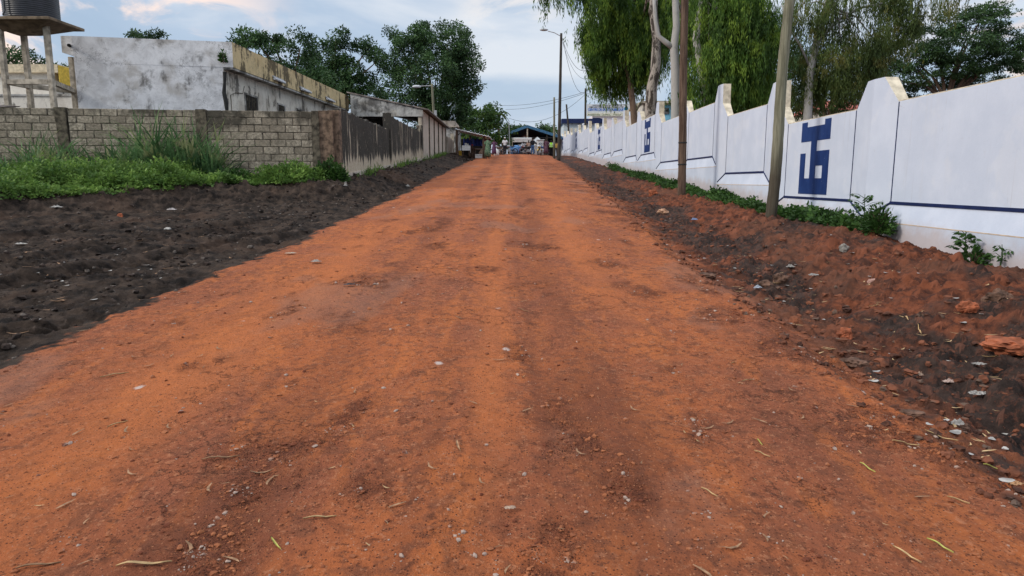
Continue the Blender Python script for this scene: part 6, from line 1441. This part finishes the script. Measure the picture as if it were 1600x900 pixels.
# ================================================================== MOTORCYCLES
def motorcycle(label, px, Y, face, paint):
    X = at(px, 240, Y).x; root = empty('motorcycle', (X, Y, gz(X, Y)), R(face), label=label, cat='motorcycle', group='motorcycles parked before the market hall')
    for y_, s_ in ((-.62, 'rear'), (.62, 'front')):
        m_ = MB(); vs = []; n_, m2 = 22, 8
        for i in range(n_):
            a = 2*math.pi*i/n_
            for j in range(m2): b = 2*math.pi*j/m2; rr = .26+.045*math.cos(b); vs.append((.045*math.sin(b), y_+rr*math.cos(a), .305+rr*math.sin(a)))
        m_.add(vs, [(i*m2+j, ((i+1) % n_)*m2+j, ((i+1) % n_)*m2+(j+1) % m2, i*m2+(j+1) % m2) for i in range(n_) for j in range(m2)]); wh = m_.build('wheel', M_black, root, True)
        m_ = MB()
        for i in range(8): a = i*math.pi/4; m_.tube([(0, y_, .305), (0, y_+.24*math.cos(a), .305+.24*math.sin(a))], .008, 4)
        m_.tube([(-.06, y_, .305), (.06, y_, .305)], .05, 10); m_.build('spokes', M_metal, wh)
        m_ = MB(); m_.add([(x, y_+.33*math.cos(a), .305+.33*math.sin(a)) for a in [math.pi*(.15+.7*i/8) for i in range(9)] for x in (-.06, .06)], [(2*i, 2*i+1, 2*i+3, 2*i+2) for i in range(8)]); m_.build('mudguard', paint, root)
    m_ = MB(); m_.tube([(0, -.62, .305), (0, -.25, .42), (0, .05, .38), (0, .32, .75), (0, .42, .95)], .035, 6); m_.tube([(0, -.45, .72), (0, 0, .66), (0, .36, .82)], .035, 6)
    for sx in (-.07, .07): m_.tube([(sx, .62, .305), (sx, .40, 1.0)], .022, 6)
    m_.build('frame', M_dark, root)
    m_ = MB(); m_.box(-.12, .12, -.12, .18, .26, .56); m_.tube([(.14, .12, .35), (.16, -.2, .25), (.17, -.75, .32)], .04, 6); m_.build('engine', M_metal, root, bevel=.02)
    m_ = MB(); m_.blob((0, .16, .82), (.13, .24, .12), rough=.02); m_.build('tank', paint, root, True)
    m_ = MB(); m_.blob((0, -.32, .82), (.13, .36, .06), rough=.02); m_.build('seat', M_black, root, True)
    m_ = MB(); m_.tube([(-.36, .28, 1.08), (-.15, .38, 1.03), (.15, .38, 1.03), (.36, .28, 1.08)], .016, 6); m_.build('handlebar', M_metal, root)
    m_ = MB(); m_.blob((0, .50, .93), (.10, .08, .11), rough=0); m_.build('headlight', M_lamp, root, True)
    for sx in (-.3, .3): m_ = MB(); m_.tube([(sx, .30, 1.08), (sx*1.1, .30, 1.2)], .008, 4); m_.box(sx*1.1-.05, sx*1.1+.05, .29, .31, 1.19, 1.26); m_.build('mirror', M_black, root)
    return root
yel = plain('yellow_bike_paint', (.5, .32, .05), .35, spec=.5, var=.05); redp = plain('dark_red_bike_paint', (.25, .02, .02), .35, spec=.5, var=.05); blkp = plain('black_bike_paint', (.02, .02, .022), .35, spec=.5, var=.05); blup = plain('blue_bike_paint', (.03, .08, .25), .35, spec=.5, var=.05); silv = plain('silver_bike_paint', (.4, .4, .42), .35, spec=.5, var=.05)
motorcycle('yellow-tanked motorcycle facing the camera beside the person in blue jeans', 843, 70.5, 165, yel)
for px, Y, fc, pt, lb in ((778, 71, 120, silv, 'silver motorcycle just left of the person in the white cap'), (796, 74, 80, silv, 'silver motorcycle standing crosswise beside the thin metal post'), (812, 80, 200, silv, 'silver motorcycle at the left end of the row before the hall'), (818, 79, 150, redp, 'dark red motorcycle in the middle of the row before the hall'), (825, 78, 240, blkp, 'black motorcycle at the right end of the row before the hall'), (849, 76, 130, blup, 'blue motorcycle behind the yellow one')):
    motorcycle(lb, px, Y, fc, pt)
def bundle(px, Y, w_, h_, mat, label, name, seed):
    X = at(px, 240, Y).x; m_ = MB(); m_.blob((0, 0, h_*.45), (w_, w_*.7, h_*.55), seed=seed, rough=.16, sub=3); o = m_.build(name, mat, None, True, label=label, cat=name.replace('_', ' ')); o.location = (X, Y, gz(X, Y))
bundle(805, 79, .62, 1.05, plain('sky_blue_tarp', (.12, .28, .55), .6), 'light blue tarpaulin bundle at the left of the motorcycle row', 'bundle', 3)
bundle(775.5, 68, .32, .55, M_canvas, 'white sack on the ground between the two women at the left roadside', 'sack', 4)
bundle(782, 72, .34, .8, M_goods, 'brown goods bundle by the silver motorcycle', 'bundle', 5)
for i, (px, lb) in enumerate(((836, 'pale goods heap on the counter at the middle of the hall'), (815, 'dark brown goods heap under the canvas awning'), (845, 'grey goods heap right inside the hall'))):
    bundle(px, 91, .7, 1.3, (M_canvas, M_goods, M_grey)[i], lb, 'goods_heap', 7+i)
def table(px, Y, w_, label):
    X = at(px, 240, Y).x; root = empty('trestle_table', (X, Y, gz(X, Y)), label=label, cat='table', group='trading tables by the stall'); m_ = MB(); m_.box(-w_, w_, -.35, .35, .72, .76); m_.build('tabletop', M_tableply, root)
    for sx in (-1, 1):
        for sy in (-1, 1): l_ = MB(); l_.box(sx*(w_-.05)-.025, sx*(w_-.05)+.025, sy*.3-.025, sy*.3+.025, 0, .719); l_.build('leg', M_pole_br, root)
table(747, 61, .6, 'rough table inside the stall right of the seated vendor'); table(784, 76, .7, 'rough table behind the person in the white cap'); table(808, 88, .9, 'pale table below the canvas awning')
# rubble by the stall
n = 260; ys = rng.uniform(51, 58, n); xs = rng.uniform(-5.2, -3.0, n)
scatter_stones('stall_rubble', 'heap of rubble and pale scraps before the market stall', xs, ys, .02+.09*rng.random(n)**2.5, M_st_l, 1, .5, 'rubble')
